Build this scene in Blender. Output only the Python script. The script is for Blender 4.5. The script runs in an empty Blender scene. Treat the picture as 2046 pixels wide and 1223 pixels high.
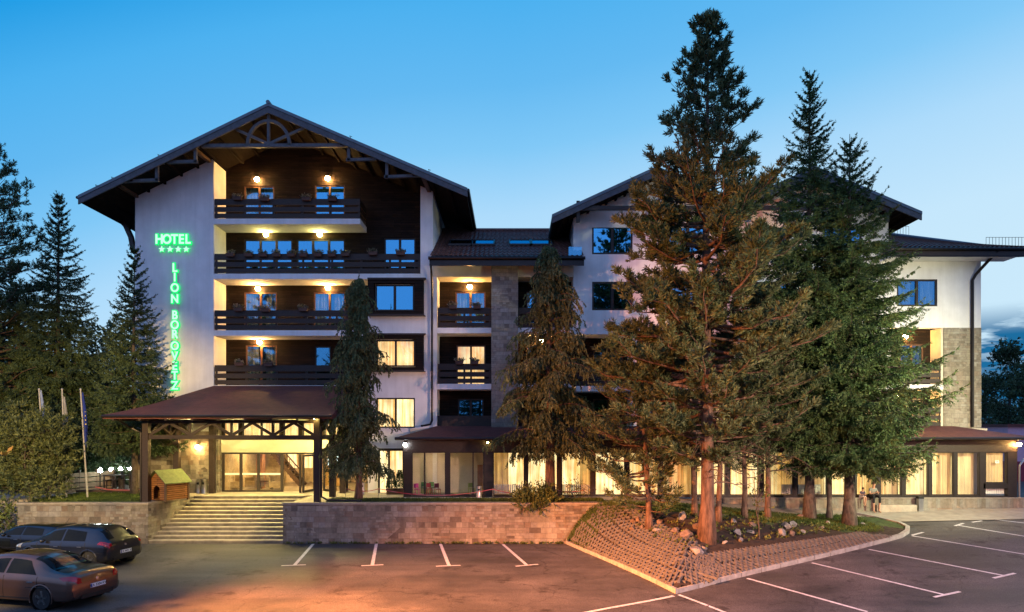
import bpy, math, random
import numpy as np
from mathutils import Vector, Matrix

# ---------------------------------------------------------------- camera, sky, light, exposure
SC = bpy.context.scene
COL = SC.collection
F, CX, HY, CZ = 1364.0, 1023.0, 860.0, 3.2          # focal length and horizon of the 2046 px wide photograph
cam = bpy.data.cameras.new('camera'); cam_o = bpy.data.objects.new('camera', cam); COL.objects.link(cam_o)
cam_o.location = (0, 0, CZ); cam_o.rotation_euler = (math.pi/2, 0, 0)
cam.sensor_width = 36; cam.lens = 36*F/2046; cam.shift_y = (HY-611.5)/2046
cam.clip_start = .1; cam.clip_end = 5000
SC.camera = cam_o
SC.view_settings.view_transform = 'Standard'; SC.view_settings.look = 'None'
SC.view_settings.exposure = 0; SC.view_settings.gamma = 1
SC.cycles.use_denoising = True
SC.cycles.max_bounces = 6; SC.cycles.diffuse_bounces = 3; SC.cycles.glossy_bounces = 3
SC.cycles.transparent_max_bounces = 12; SC.cycles.sample_clamp_indirect = 4

W = bpy.data.worlds.new('World'); SC.world = W; W.use_nodes = True

def nd(nt, t, **kw):
    n = nt.nodes.new(t)
    for k, v in kw.items():
        if k.startswith('i_'): n.inputs[k[2:].replace('_', ' ')].default_value = v
        else: setattr(n, k, v)
    return n
def ramp(nt, stops, interp='LINEAR'):
    r = nt.nodes.new('ShaderNodeValToRGB'); e = r.color_ramp.elements; r.color_ramp.interpolation = interp
    while len(e) > 1: e.remove(e[-1])
    for i, (p, c) in enumerate(stops):
        if i == 0: e[0].position = p; x = e[0]
        else: x = e.new(p)
        x.color = (*c, 1) if len(c) == 3 else c
    return r

def make_world():
    nt = W.node_tree; nt.nodes.clear(); L = nt.links.new
    tc = nd(nt, 'ShaderNodeTexCoord')
    nrm = nd(nt, 'ShaderNodeVectorMath', operation='NORMALIZE'); L(tc.outputs['Generated'], nrm.inputs[0])
    sep = nd(nt, 'ShaderNodeSeparateXYZ'); L(nrm.outputs[0], sep.inputs[0])
    def mt(op, *args):
        n = nd(nt, 'ShaderNodeMath', operation=op)
        for i, q in enumerate(args):
            if isinstance(q, (int, float)): n.inputs[i].default_value = q
            else: L(q, n.inputs[i])
        return n.outputs[0]
    # the afterglow: paler towards the horizon, deeper blue with height and towards the left
    wl = mt('MAXIMUM', mt('MULTIPLY', sep.outputs['X'], -1.0), 0.0)
    s_ = mt('MULTIPLY_ADD', mt('MULTIPLY', wl, wl), .5, mt('MAXIMUM', sep.outputs['Z'], 0.0))
    s_ = mt('MULTIPLY_ADD', mt('MAXIMUM', sep.outputs['X'], 0.0), -.13, s_)
    front = ramp(nt, SKY); L(s_, front.inputs[0])
    back = ramp(nt, SKY_BACK); L(sep.outputs['Z'], back.inputs[0])
    bf = nd(nt, 'ShaderNodeMapRange', interpolation_type='SMOOTHSTEP'); bf.inputs[1].default_value = -.25; bf.inputs[2].default_value = .45; L(sep.outputs['Y'], bf.inputs[0])
    sky = nd(nt, 'ShaderNodeMix', data_type='RGBA'); L(bf.outputs[0], sky.inputs[0]); L(back.outputs[0], sky.inputs[6]); L(front.outputs[0], sky.inputs[7])
    # low cloud bank near the horizon
    mpp = nd(nt, 'ShaderNodeMapping'); mpp.inputs['Scale'].default_value = (3, 3, 17); L(nrm.outputs[0], mpp.inputs[0])
    no = nd(nt, 'ShaderNodeTexNoise', i_Scale=2.6, i_Detail=6.0, i_Roughness=.55); L(mpp.outputs[0], no.inputs['Vector'])
    cl = ramp(nt, [(.43, (0, 0, 0)), (.52, (1, 1, 1))]); L(no.outputs[0], cl.inputs[0])
    band = ramp(nt, [(0.0, (1, 1, 1)), (.115, (1, 1, 1)), (.15, (0, 0, 0))]); L(sep.outputs['Z'], band.inputs[0])
    lo = ramp(nt, [(0.0, (1, 1, 1)), (.075, (.9, .9, .9)), (.115, (0, 0, 0))]); L(sep.outputs['Z'], lo.inputs[0])
    rt = nd(nt, 'ShaderNodeMapRange'); rt.inputs[1].default_value = .2; rt.inputs[2].default_value = .5; L(sep.outputs['X'], rt.inputs[0])
    mx = nd(nt, 'ShaderNodeMath', operation='MAXIMUM'); L(cl.outputs[0], mx.inputs[0]); L(lo.outputs[0], mx.inputs[1])
    mul = nd(nt, 'ShaderNodeMath', operation='MULTIPLY'); L(mx.outputs[0], mul.inputs[0]); L(mt('MULTIPLY', band.outputs[0], rt.outputs[0]), mul.inputs[1])
    mix = nd(nt, 'ShaderNodeMix', data_type='RGBA'); L(mul.outputs[0], mix.inputs[0]); L(sky.outputs[2], mix.inputs[6])
    mix.inputs[7].default_value = (.012, .15, .34, 1)
    bg = nd(nt, 'ShaderNodeBackground'); L(mix.outputs[2], bg.inputs[0]); bg.inputs[1].default_value = SKY_STRENGTH
    out = nd(nt, 'ShaderNodeOutputWorld'); L(bg.outputs[0], out.inputs[0])
SKY_STRENGTH = 1.0
SKY = [(0.0, (.62, .83, .97)), (.15, (.58, .81, .97)), (.20, (.56, .80, .98)), (.30, (.42, .71, .97)), (.38, (.22, .58, .93)), (.45, (.13, .49, .89)), (.53, (.075, .44, .87)), (.60, (.01, .33, .78)), (.85, (.0, .18, .58))]
SKY_BACK = [(0.0, (.24, .36, .66)), (.12, (.37, .53, 1.02)), (.5, (.36, .56, 1.14)), (1.0, (.10, .30, .80))]
make_world()

# ---------------------------------------------------------------- helpers
def PX(px, Y): return (px-CX)*Y/F
def PZ(py, Y): return CZ-(py-HY)*Y/F
def P(px, py, Y): return Vector((PX(px, Y), Y, PZ(py, Y)))
def sm(a, b, x):
    t = min(1, max(0, (x-a)/(b-a))); return t*t*(3-2*t)
WL = {}
def tag(o, label=None, cat=None, group=None, kind=None):
    if label: o['label'] = label
    if cat: o['category'] = cat
    if group: o['group'] = group
    if kind: o['kind'] = kind
    return o
def thing(name, loc, label, cat, group=None, rz=0):
    o = bpy.data.objects.new(name, None); o.location = loc; o.rotation_euler = (0, 0, rz); COL.objects.link(o)
    o.empty_display_size = .2
    WL[o.name] = Vector(loc); return tag(o, label, cat, group)
def local_thing(name, label, cat, group=None):
    return thing(name, (0, 0, 0), label, cat, group)
def copy_tree(o, parent=None):
    c = o.copy(); COL.objects.link(c)
    if parent is not None: c.parent = parent
    for ch in o.children: copy_tree(ch, c)
    return c
class MB:
    def __init__(s): s.v = []; s.f = []
    def add(s, v, f):
        n = len(s.v); s.v += [tuple(p) for p in v]; s.f += [tuple(i+n for i in q) for q in f]; return s
    def box(s, x0, x1, y0, y1, z0, z1):
        if x0 > x1: x0, x1 = x1, x0
        if y0 > y1: y0, y1 = y1, y0
        if z0 > z1: z0, z1 = z1, z0
        return s.add([(x0,y0,z0),(x1,y0,z0),(x1,y1,z0),(x0,y1,z0),(x0,y0,z1),(x1,y0,z1),(x1,y1,z1),(x0,y1,z1)],
                     [(0,3,2,1),(4,5,6,7),(0,1,5,4),(1,2,6,5),(2,3,7,6),(3,0,4,7)])
    def bar(s, p, q, w, h=None, up=(0,0,1)):
        p = Vector(p); q = Vector(q); d = (q-p).normalized(); h = h or w
        u = d.cross(Vector(up))
        if u.length < 1e-4: u = d.cross(Vector((0,1,0)))
        u.normalize(); t = u.cross(d); a = u*w/2; b = t*h/2
        v = [p-a-b, p+a-b, p+a+b, p-a+b, q-a-b, q+a-b, q+a+b, q-a+b]
        return s.add(v, [(0,1,2,3),(7,6,5,4),(0,4,5,1),(1,5,6,2),(2,6,7,3),(3,7,4,0)])
    def tube(s, pts, r, n=8, caps=True):
        pts = [Vector(p) for p in pts]; rs = r if isinstance(r, (list, tuple)) else [r]*len(pts)
        v = []; f = []; u = None
        for i, p in enumerate(pts):
            d = (pts[min(i+1, len(pts)-1)]-pts[max(i-1, 0)]).normalized()
            if u is None:
                u = d.cross(Vector((0,0,1)))
                if u.length < 1e-3: u = Vector((1,0,0))
            u = (u-d*u.dot(d)).normalized(); w = d.cross(u)
            for k in range(n):
                a = 2*math.pi*k/n; v.append(p+(u*math.cos(a)+w*math.sin(a))*rs[i])
        for i in range(len(pts)-1):
            for k in range(n):
                k2 = (k+1) % n; f.append((i*n+k, i*n+k2, (i+1)*n+k2, (i+1)*n+k))
        if caps: f.append(tuple(range(n))[::-1]); f.append(tuple(range((len(pts)-1)*n, len(pts)*n)))
        return s.add(v, f)
    def lathe(s, prof, c=(0,0,0), n=16, axis='z', caps=True):
        v = []; f = []
        for r, z in prof:
            for k in range(n):
                a = 2*math.pi*k/n; x, y = r*math.cos(a), r*math.sin(a)
                p = (x,y,z) if axis == 'z' else ((x,z,y) if axis == 'y' else (z,x,y))
                v.append((p[0]+c[0], p[1]+c[1], p[2]+c[2]))
        for i in range(len(prof)-1):
            for k in range(n):
                k2 = (k+1) % n; f.append((i*n+k, i*n+k2, (i+1)*n+k2, (i+1)*n+k))
        if caps and prof[0][0] > 1e-4: f.append(tuple(range(n))[::-1])
        if caps and prof[-1][0] > 1e-4: f.append(tuple(range((len(prof)-1)*n, len(prof)*n)))
        return s.add(v, f)
    def ball(s, c, r, n=14, m=9, sc=(1,1,1)):
        prof = [(max(1e-5, math.sin(math.pi*i/m))*r, -math.cos(math.pi*i/m)*r) for i in range(m+1)]
        b = MB().lathe(prof, n=n)
        return s.add([(p[0]*sc[0]+c[0], p[1]*sc[1]+c[1], p[2]*sc[2]+c[2]) for p in b.v], b.f)
    def prism(s, poly, a0, a1, axis='y'):
        n = len(poly)
        def mk(p, a): return (p[0], a, p[1]) if axis == 'y' else ((p[0], p[1], a) if axis == 'z' else (a, p[0], p[1]))
        v = [mk(p, a0) for p in poly]+[mk(p, a1) for p in poly]
        f = [tuple(range(n)), tuple(range(2*n-1, n-1, -1))]
        for i in range(n): j = (i+1) % n; f.append((j, i, n+i, n+j))
        return s.add(v, f)
    def quad(s, *p): return s.add(p, [tuple(range(len(p)))])
    def grid(s, fn, nu, nv):
        v = [fn(i/nu, j/nv) for i in range(nu+1) for j in range(nv+1)]
        f = [(i*(nv+1)+j, (i+1)*(nv+1)+j, (i+1)*(nv+1)+j+1, i*(nv+1)+j+1) for i in range(nu) for j in range(nv)]
        return s.add(v, f)
    def build(s, name, m, parent=None, smooth=False, origin=None, recalc=True):
        if parent is not None: o0 = WL[parent.name]
        else: o0 = Vector(origin) if origin is not None else Vector((0,0,0))
        me = bpy.data.meshes.new(name)
        me.from_pydata([(p[0]-o0.x, p[1]-o0.y, p[2]-o0.z) for p in s.v], [], s.f)
        if recalc:
            import bmesh
            bm = bmesh.new(); bm.from_mesh(me); bmesh.ops.recalc_face_normals(bm, faces=bm.faces); bm.to_mesh(me); bm.free()
        if smooth:
            me.polygons.foreach_set('use_smooth', [True]*len(me.polygons))
        if m: me.materials.append(m)
        o = bpy.data.objects.new(name, me); COL.objects.link(o)
        if parent is not None: o.parent = parent
        else: o.location = o0
        WL[o.name] = o0
        return o
def np_mesh(name, V, Q, m, parent=None, smooth=False, loc=None):
    """mesh from numpy arrays: V (n,3), Q (k,3 or 4)"""
    me = bpy.data.meshes.new(name); k = Q.shape[1]
    me.vertices.add(len(V)); me.vertices.foreach_set('co', np.ascontiguousarray(V, dtype=np.float32).ravel())
    me.loops.add(Q.size); me.loops.foreach_set('vertex_index', np.ascontiguousarray(Q, dtype=np.int32).ravel())
    me.polygons.add(len(Q)); me.polygons.foreach_set('loop_start', np.arange(len(Q), dtype=np.int32)*k)
    me.polygons.foreach_set('loop_total', np.full(len(Q), k, dtype=np.int32))
    if smooth: me.polygons.foreach_set('use_smooth', np.ones(len(Q), dtype=bool))
    me.update(calc_edges=True); me.validate()
    if m: me.materials.append(m)
    o = bpy.data.objects.new(name, me); COL.objects.link(o)
    if parent is not None: o.parent = parent; WL[o.name] = WL[parent.name]
    elif loc is not None: o.location = loc; WL[o.name] = Vector(loc)
    else: WL[o.name] = Vector((0,0,0))
    return o
def wall_holes(mb, x0, x1, z0, z1, y0, y1, holes):
    """solid wall in the xz plane between y0 (front) and y1, with rectangular openings cut right through"""
    xs = sorted({x0, x1} | {min(max(h[i], x0), x1) for h in holes for i in (0, 1)})
    zs = sorted({z0, z1} | {min(max(h[i], z0), z1) for h in holes for i in (2, 3)})
    def solid(i, j):
        if i < 0 or j < 0 or i >= len(xs)-1 or j >= len(zs)-1: return False
        cx, cz = (xs[i]+xs[i+1])/2, (zs[j]+zs[j+1])/2
        return not any(h[0] < cx < h[1] and h[2] < cz < h[3] for h in holes)
    for i in range(len(xs)-1):
        for j in range(len(zs)-1):
            if not solid(i, j): continue
            a, b, c, d = xs[i], xs[i+1], zs[j], zs[j+1]
            mb.quad((a,y0,c),(b,y0,c),(b,y0,d),(a,y0,d)); mb.quad((b,y1,c),(a,y1,c),(a,y1,d),(b,y1,d))
            if not solid(i-1, j): mb.quad((a,y1,c),(a,y0,c),(a,y0,d),(a,y1,d))
            if not solid(i+1, j): mb.quad((b,y0,c),(b,y1,c),(b,y1,d),(b,y0,d))
            if not solid(i, j-1): mb.quad((a,y1,c),(b,y1,c),(b,y0,c),(a,y0,c))
            if not solid(i, j+1): mb.quad((a,y0,d),(b,y0,d),(b,y1,d),(a,y1,d))

# ---------------------------------------------------------------- materials
def new_mat(name):
    m = bpy.data.materials.new(name); m.use_nodes = True; nt = m.node_tree; nt.nodes.clear()
    out = nd(nt, 'ShaderNodeOutputMaterial'); return m, nt, out
def pbr(name, c, rough=.7, metal=0, var=.25, scale=6, bump=0, bscale=None, c2=None, spec=.4, coat=0, stretch=None):
    """principled surface with a mottled base colour and optional fine bump"""
    m, nt, out = new_mat(name); L = nt.links.new
    b = nd(nt, 'ShaderNodeBsdfPrincipled'); L(b.outputs[0], out.inputs[0])
    b.inputs['Roughness'].default_value = rough; b.inputs['Metallic'].default_value = metal
    b.inputs['Specular IOR Level'].default_value = spec; b.inputs['Coat Weight'].default_value = coat
    tc = nd(nt, 'ShaderNodeTexCoord'); vec = tc.outputs['Object']
    if stretch:
        mp = nd(nt, 'ShaderNodeMapping'); mp.inputs['Scale'].default_value = stretch; L(vec, mp.inputs[0]); vec = mp.outputs[0]
    no = nd(nt, 'ShaderNodeTexNoise', i_Scale=scale, i_Detail=6.0, i_Roughness=.6); L(vec, no.inputs['Vector'])
    c2 = c2 or tuple(x*(1-var) for x in c); c1 = tuple(min(1, x*(1+var*.6)) for x in c)
    r = ramp(nt, [(.3, c2), (.68, c1)]); L(no.outputs[0], r.inputs[0]); L(r.outputs[0], b.inputs['Base Color'])
    if bump:
        n2 = nd(nt, 'ShaderNodeTexNoise', i_Scale=bscale or scale*6, i_Detail=4.0); L(vec, n2.inputs['Vector'])
        bp = nd(nt, 'ShaderNodeBump', i_Strength=bump, i_Distance=.02); L(n2.outputs[0], bp.inputs['Height']); L(bp.outputs[0], b.inputs['Normal'])
    return m
def plaster(name, c):
    """painted render with faint blotches and rain streaks"""
    m = pbr(name, c, .9, var=.10, scale=1.2, bump=.25, bscale=30); nt = m.node_tree; L = nt.links.new; b = nt.nodes['Principled BSDF']
    src = b.inputs['Base Color'].links[0].from_socket; tc = nd(nt, 'ShaderNodeTexCoord'); mp = nd(nt, 'ShaderNodeMapping'); mp.inputs['Scale'].default_value = (2.2, 2.2, .13); L(tc.outputs['Object'], mp.inputs[0])
    no = nd(nt, 'ShaderNodeTexNoise', i_Scale=1.5, i_Detail=6.0, i_Roughness=.65); L(mp.outputs[0], no.inputs['Vector']); r = ramp(nt, [(.36, (.74,.72,.70)), (.58, (1,1,1))]); L(no.outputs[0], r.inputs[0])
    mu = nd(nt, 'ShaderNodeMix', data_type='RGBA', blend_type='MULTIPLY'); mu.inputs[0].default_value = .30; L(src, mu.inputs[6]); L(r.outputs[0], mu.inputs[7]); L(mu.outputs[2], b.inputs['Base Color']); return m
def wallvec(nt):
    """2-D coordinates that run along axis-aligned vertical walls: (x+y, z)"""
    L = nt.links.new; tc = nd(nt, 'ShaderNodeTexCoord'); s = nd(nt, 'ShaderNodeSeparateXYZ'); L(tc.outputs['Object'], s.inputs[0])
    a = nd(nt, 'ShaderNodeMath', operation='ADD'); L(s.outputs[0], a.inputs[0]); L(s.outputs[1], a.inputs[1])
    c = nd(nt, 'ShaderNodeCombineXYZ'); L(a.outputs[0], c.inputs[0]); L(s.outputs[2], c.inputs[1])
    return c.outputs[0], tc.outputs['Object']
def stone(name, tones, bw=.5, bh=.24, mortar=(.12,.105,.09), rough=.85, bump=.5):
    m, nt, out = new_mat(name); L = nt.links.new
    b = nd(nt, 'ShaderNodeBsdfPrincipled', i_Roughness=rough); L(b.outputs[0], out.inputs[0]); b.inputs['Specular IOR Level'].default_value = .25
    v, ob = wallvec(nt)
    # joints wander a little, and two courses of different block sizes are mixed in patches
    wn = nd(nt, 'ShaderNodeTexNoise', i_Scale=2.2, i_Detail=2.0); L(ob, wn.inputs['Vector'])
    wv = nd(nt, 'ShaderNodeVectorMath', operation='MULTIPLY_ADD'); L(wn.outputs['Color'], wv.inputs[0]); wv.inputs[1].default_value = (.035, .02, 0); L(v, wv.inputs[2])
    def course(w_, h_, off):
        q = nd(nt, 'ShaderNodeTexBrick', offset=off, squash=.55, squash_frequency=3, offset_frequency=2)
        q.inputs['Color1'].default_value = (0,0,0,1); q.inputs['Color2'].default_value = (1,1,1,1); q.inputs['Mortar'].default_value = (.5,.5,.5,1)
        q.inputs['Scale'].default_value = 1; q.inputs['Brick Width'].default_value = w_; q.inputs['Row Height'].default_value = h_
        q.inputs['Mortar Size'].default_value = .005; q.inputs['Mortar Smooth'].default_value = .3; q.inputs['Bias'].default_value = 0; L(wv.outputs[0], q.inputs['Vector']); return q
    b1, b2 = course(bw, bh, .43), course(bw*.72, bh*.5, .31)
    pn = nd(nt, 'ShaderNodeTexVoronoi', i_Scale=.9); L(v, pn.inputs['Vector'])
    ps = nd(nt, 'ShaderNodeSeparateColor'); L(pn.outputs['Color'], ps.inputs[0])
    pg = nd(nt, 'ShaderNodeMath', operation='GREATER_THAN'); L(ps.outputs[0], pg.inputs[0]); pg.inputs[1].default_value = .68
    br = nd(nt, 'ShaderNodeMix', data_type='RGBA'); L(pg.outputs[0], br.inputs[0]); L(b1.outputs['Color'], br.inputs[6]); L(b2.outputs['Color'], br.inputs[7])
    bf_ = nd(nt, 'ShaderNodeMix', data_type='FLOAT'); L(pg.outputs[0], bf_.inputs[0]); L(b1.outputs['Fac'], bf_.inputs[2]); L(b2.outputs['Fac'], bf_.inputs[3])
    BC, BF = br.outputs[2], bf_.outputs[0]
    r = ramp(nt, [(i/(len(tones)-1)*.96, t) for i, t in enumerate(tones)]); L(BC, r.inputs[0])
    no = nd(nt, 'ShaderNodeTexNoise', i_Scale=7.0, i_Detail=8.0, i_Roughness=.7); L(ob, no.inputs['Vector'])
    nr = ramp(nt, [(.3, (.68,.66,.64)), (.7, (1.12,1.1,1.06))]); L(no.outputs[0], nr.inputs[0])
    mu = nd(nt, 'ShaderNodeMix', data_type='RGBA', blend_type='MULTIPLY'); mu.inputs[0].default_value = 1
    L(r.outputs[0], mu.inputs[6]); L(nr.outputs[0], mu.inputs[7])
    # long weather stains that run down the stone
    mp = nd(nt, 'ShaderNodeMapping'); mp.inputs['Scale'].default_value = (1.1, 1.1, .25); L(ob, mp.inputs[0])
    n3 = nd(nt, 'ShaderNodeTexNoise', i_Scale=1.6, i_Detail=5.0); L(mp.outputs[0], n3.inputs['Vector'])
    r3 = ramp(nt, [(.35, (.62,.6,.58)), (.6, (1,1,1))]); L(n3.outputs[0], r3.inputs[0])
    m3 = nd(nt, 'ShaderNodeMix', data_type='RGBA', blend_type='MULTIPLY'); m3.inputs[0].default_value = .8
    L(mu.outputs[2], m3.inputs[6]); L(r3.outputs[0], m3.inputs[7])
    mm = nd(nt, 'ShaderNodeMix', data_type='RGBA'); L(BF, mm.inputs[0]); L(m3.outputs[2], mm.inputs[6]); mm.inputs[7].default_value = (*mortar, 1)
    L(mm.outputs[2], b.inputs['Base Color'])
    inv = nd(nt, 'ShaderNodeMath', operation='SUBTRACT'); inv.inputs[0].default_value = 1; L(BF, inv.inputs[1])
    ad = nd(nt, 'ShaderNodeMath', operation='MULTIPLY_ADD'); L(no.outputs[0], ad.inputs[0]); ad.inputs[1].default_value = .5; L(inv.outputs[0], ad.inputs[2])
    bp = nd(nt, 'ShaderNodeBump', i_Strength=bump, i_Distance=.02); L(ad.outputs[0], bp.inputs['Height']); L(bp.outputs[0], b.inputs['Normal'])
    return m
def boards(name, c1, c2, bh=.12, bw=2.5, rough=.6):
    m, nt, out = new_mat(name); L = nt.links.new
    b = nd(nt, 'ShaderNodeBsdfPrincipled', i_Roughness=rough); L(b.outputs[0], out.inputs[0]); b.inputs['Specular IOR Level'].default_value = .1
    v, ob = wallvec(nt)
    br = nd(nt, 'ShaderNodeTexBrick', offset=.37)
    br.inputs['Color1'].default_value = (*c1,1); br.inputs['Color2'].default_value = (*c2,1); br.inputs['Mortar'].default_value = (c2[0]*.25,c2[1]*.25,c2[2]*.25,1)
    br.inputs['Scale'].default_value = 1; br.inputs['Brick Width'].default_value = bw; br.inputs['Row Height'].default_value = bh
    br.inputs['Mortar Size'].default_value = .011; br.inputs['Mortar Smooth'].default_value = .3; L(v, br.inputs['Vector'])
    mp = nd(nt, 'ShaderNodeMapping'); mp.inputs['Scale'].default_value = (1.5, 1.5, 14); L(ob, mp.inputs[0])
    no = nd(nt, 'ShaderNodeTexNoise', i_Scale=2.0, i_Detail=6.0); L(mp.outputs[0], no.inputs['Vector'])
    nr = ramp(nt, [(.3, (.6,.6,.6)), (.7, (1.25,1.25,1.25))]); L(no.outputs[0], nr.inputs[0])
    mu = nd(nt, 'ShaderNodeMix', data_type='RGBA', blend_type='MULTIPLY'); mu.inputs[0].default_value = 1
    L(br.outputs['Color'], mu.inputs[6]); L(nr.outputs[0], mu.inputs[7]); L(mu.outputs[2], b.inputs['Base Color'])
    inv = nd(nt, 'ShaderNodeMath', operation='SUBTRACT'); inv.inputs[0].default_value = 1; L(br.outputs['Fac'], inv.inputs[1])
    bp = nd(nt, 'ShaderNodeBump', i_Strength=.7, i_Distance=.02); L(inv.outputs[0], bp.inputs['Height']); L(bp.outputs[0], b.inputs['Normal'])
    return m
def glass(name, refl, tint=(.9,.95,1), rough=.01, rc=(1,1,1)):
    m, nt, out = new_mat(name); L = nt.links.new
    t = nd(nt, 'ShaderNodeBsdfTransparent'); t.inputs[0].default_value = (*tint,1)
    g = nd(nt, 'ShaderNodeBsdfGlossy', i_Roughness=rough); g.inputs[0].default_value = (*rc,1)
    # slight waviness of old panes
    tc = nd(nt, 'ShaderNodeTexCoord'); no = nd(nt, 'ShaderNodeTexNoise', i_Scale=1.3, i_Detail=1.0); L(tc.outputs['Object'], no.inputs['Vector'])
    bp = nd(nt, 'ShaderNodeBump', i_Strength=.02, i_Distance=.05); L(no.outputs[0], bp.inputs['Height']); L(bp.outputs[0], g.inputs['Normal'])
    mx = nd(nt, 'ShaderNodeMixShader'); mx.inputs[0].default_value = refl
    L(t.outputs[0], mx.inputs[1]); L(g.outputs[0], mx.inputs[2]); L(mx.outputs[0], out.inputs[0]); return m
def emit(name, c, s):
    m, nt, out = new_mat(name); e = nd(nt, 'ShaderNodeEmission', i_Strength=s); e.inputs[0].default_value = (*c,1)
    nt.links.new(e.outputs[0], out.inputs[0]); return m
def lit_curtain(name, c_lo, c_hi, s, fold=14):
    """glowing curtain: room light and its streaks between folds are put into the emission"""
    m, nt, out = new_mat(name); L = nt.links.new
    v, ob = wallvec(nt)
    mp = nd(nt, 'ShaderNodeMapping'); mp.inputs['Scale'].default_value = (fold, .35, 1); L(v, mp.inputs[0])
    no = nd(nt, 'ShaderNodeTexNoise', i_Scale=1.0, i_Detail=3.0, i_Roughness=.55); L(mp.outputs[0], no.inputs['Vector'])
    r = ramp(nt, [(.38, c_lo), (.60, c_hi)]); L(no.outputs[0], r.inputs[0])
    n2 = nd(nt, 'ShaderNodeTexNoise', i_Scale=1.1, i_Detail=3.0); L(ob, n2.inputs['Vector'])
    r2 = ramp(nt, [(.3, (.55,.5,.42)), (.65, (1.25,1.25,1.25))]); L(n2.outputs[0], r2.inputs[0])
    mu = nd(nt, 'ShaderNodeMix', data_type='RGBA', blend_type='MULTIPLY'); mu.inputs[0].default_value = 1
    L(r.outputs[0], mu.inputs[6]); L(r2.outputs[0], mu.inputs[7])
    e = nd(nt, 'ShaderNodeEmission', i_Strength=s); L(mu.outputs[2], e.inputs[0])
    d = nd(nt, 'ShaderNodeBsdfDiffuse'); d.inputs[0].default_value = (.5,.42,.3,1)
    a = nd(nt, 'ShaderNodeAddShader'); L(e.outputs[0], a.inputs[0]); L(d.outputs[0], a.inputs[1]); L(a.outputs[0], out.inputs[0]); return m
def foliage(name, dark, mid, light, scale=.8, rough=.6):
    m, nt, out = new_mat(name); L = nt.links.new
    g = nd(nt, 'ShaderNodeNewGeometry'); r = ramp(nt, [(0, dark), (.45, mid), (1, light)]); L(g.outputs['Random Per Island'], r.inputs[0])
    tc = nd(nt, 'ShaderNodeTexCoord'); no = nd(nt, 'ShaderNodeTexNoise', i_Scale=scale, i_Detail=4.0); L(tc.outputs['Object'], no.inputs['Vector'])
    nr = ramp(nt, [(.32, (.55,.6,.55)), (.68, (1.35,1.25,1.1))]); L(no.outputs[0], nr.inputs[0])
    mu = nd(nt, 'ShaderNodeMix', data_type='RGBA', blend_type='MULTIPLY'); mu.inputs[0].default_value = 1
    L(r.outputs[0], mu.inputs[6]); L(nr.outputs[0], mu.inputs[7])
    b = nd(nt, 'ShaderNodeBsdfPrincipled', i_Roughness=rough); b.inputs['Specular IOR Level'].default_value = .25
    L(mu.outputs[2], b.inputs['Base Color']); L(b.outputs[0], out.inputs[0]); return m
M = {}
M['plaster'] = plaster('white_plaster', (.78,.77,.76))
M['plaster_warm'] = pbr('cream_and_lamplit_plaster', (.62,.55,.42), .85, var=.12, scale=1.5)
M['shingle'] = boards('dark_board_cladding', (.026,.015,.010), (.012,.008,.006), .13, 1.1)
M['wood'] = pbr('dark_timber', (.030,.017,.012), .5, var=.45, scale=5, bump=.3, stretch=(1,1,6))
M['wood_mid'] = pbr('brown_timber', (.085,.045,.024), .55, var=.4, scale=5, bump=.3, stretch=(1,1,5))
M['beam'] = pbr('weathered_blue_grey_timber', (.075,.078,.088), .6, var=.35, scale=5, bump=.3)
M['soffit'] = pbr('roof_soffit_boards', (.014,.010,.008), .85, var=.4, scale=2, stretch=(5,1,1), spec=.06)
M['fascia'] = pbr('painted_metal_fascia', (.10,.13,.15), .35, metal=.3, var=.2)
M['frame'] = pbr('dark_window_frame', (.022,.015,.012), .45, var=.3)
M['frame_brown'] = pbr('brown_door_frame', (.10,.045,.018), .45, var=.3)
STONE_T = [(.12,.10,.085),(.21,.19,.155),(.27,.245,.20),(.32,.295,.245),(.21,.16,.12),(.29,.275,.25)]
M['stone'] = stone('sandstone_cladding', STONE_T)
M['stone_pillar'] = stone('pillar_stone_cladding', [(.22,.18,.15),(.30,.26,.22),(.37,.33,.28),(.32,.25,.20),(.41,.37,.33)], .42, .2)
M['stone_wing_lit'] = stone('lamplit_wing_stone', [(.22,.19,.15),(.30,.27,.21),(.36,.33,.26),(.30,.24,.18),(.38,.36,.30)], .42, .24)  # brighter copy of the cladding, lamp light on the wing put into its tones
M['coping'] = pbr('stone_coping', (.30,.26,.21), .85, var=.3, scale=5, bump=.4)
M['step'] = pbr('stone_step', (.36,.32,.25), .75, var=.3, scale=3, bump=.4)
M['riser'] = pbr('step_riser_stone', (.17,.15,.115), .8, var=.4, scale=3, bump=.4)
M['paving'] = pbr('terrace_paving', (.34,.30,.24), .7, var=.25, scale=2, bump=.3)
M['canopy_roof'] = pbr('red_brown_bitumen_roof', (.112,.034,.029), .75, var=.3, scale=3, bump=.5, bscale=40)
M['tiles'] = pbr('red_brown_clay_tile', (.12,.055,.045), .45, var=.45, scale=4, bump=.2)
M['gutter'] = pbr('dark_metal_gutter', (.03,.025,.025), .35, metal=.6, var=.2)
M['lampglass'] = emit('lit_lamp_glass', (1.0,.56,.17), 460)
M['lampglass_yellow'] = emit('lit_yellow_lamp_glass', (1.0,.80,.22), 180)
M['lampglass_white'] = emit('lit_white_lamp_glass', (.85,1.0,.95), 110)
M['lampglass_cold'] = emit('lit_cold_lamp_glass', (.75,.9,1.0), 110)
M['curtain_lit'] = lit_curtain('lit_bedroom_curtain', (1.0,.50,.14), (1.0,.82,.42), 1.15)
M['curtain_bright'] = lit_curtain('lit_bright_sheer_curtain', (.80,.44,.11), (1.0,.86,.48), 1.6, 9)
M['curtain_dim'] = lit_curtain('dim_gold_curtain', (.30,.15,.035), (.90,.58,.20), .75, 9)
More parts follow.
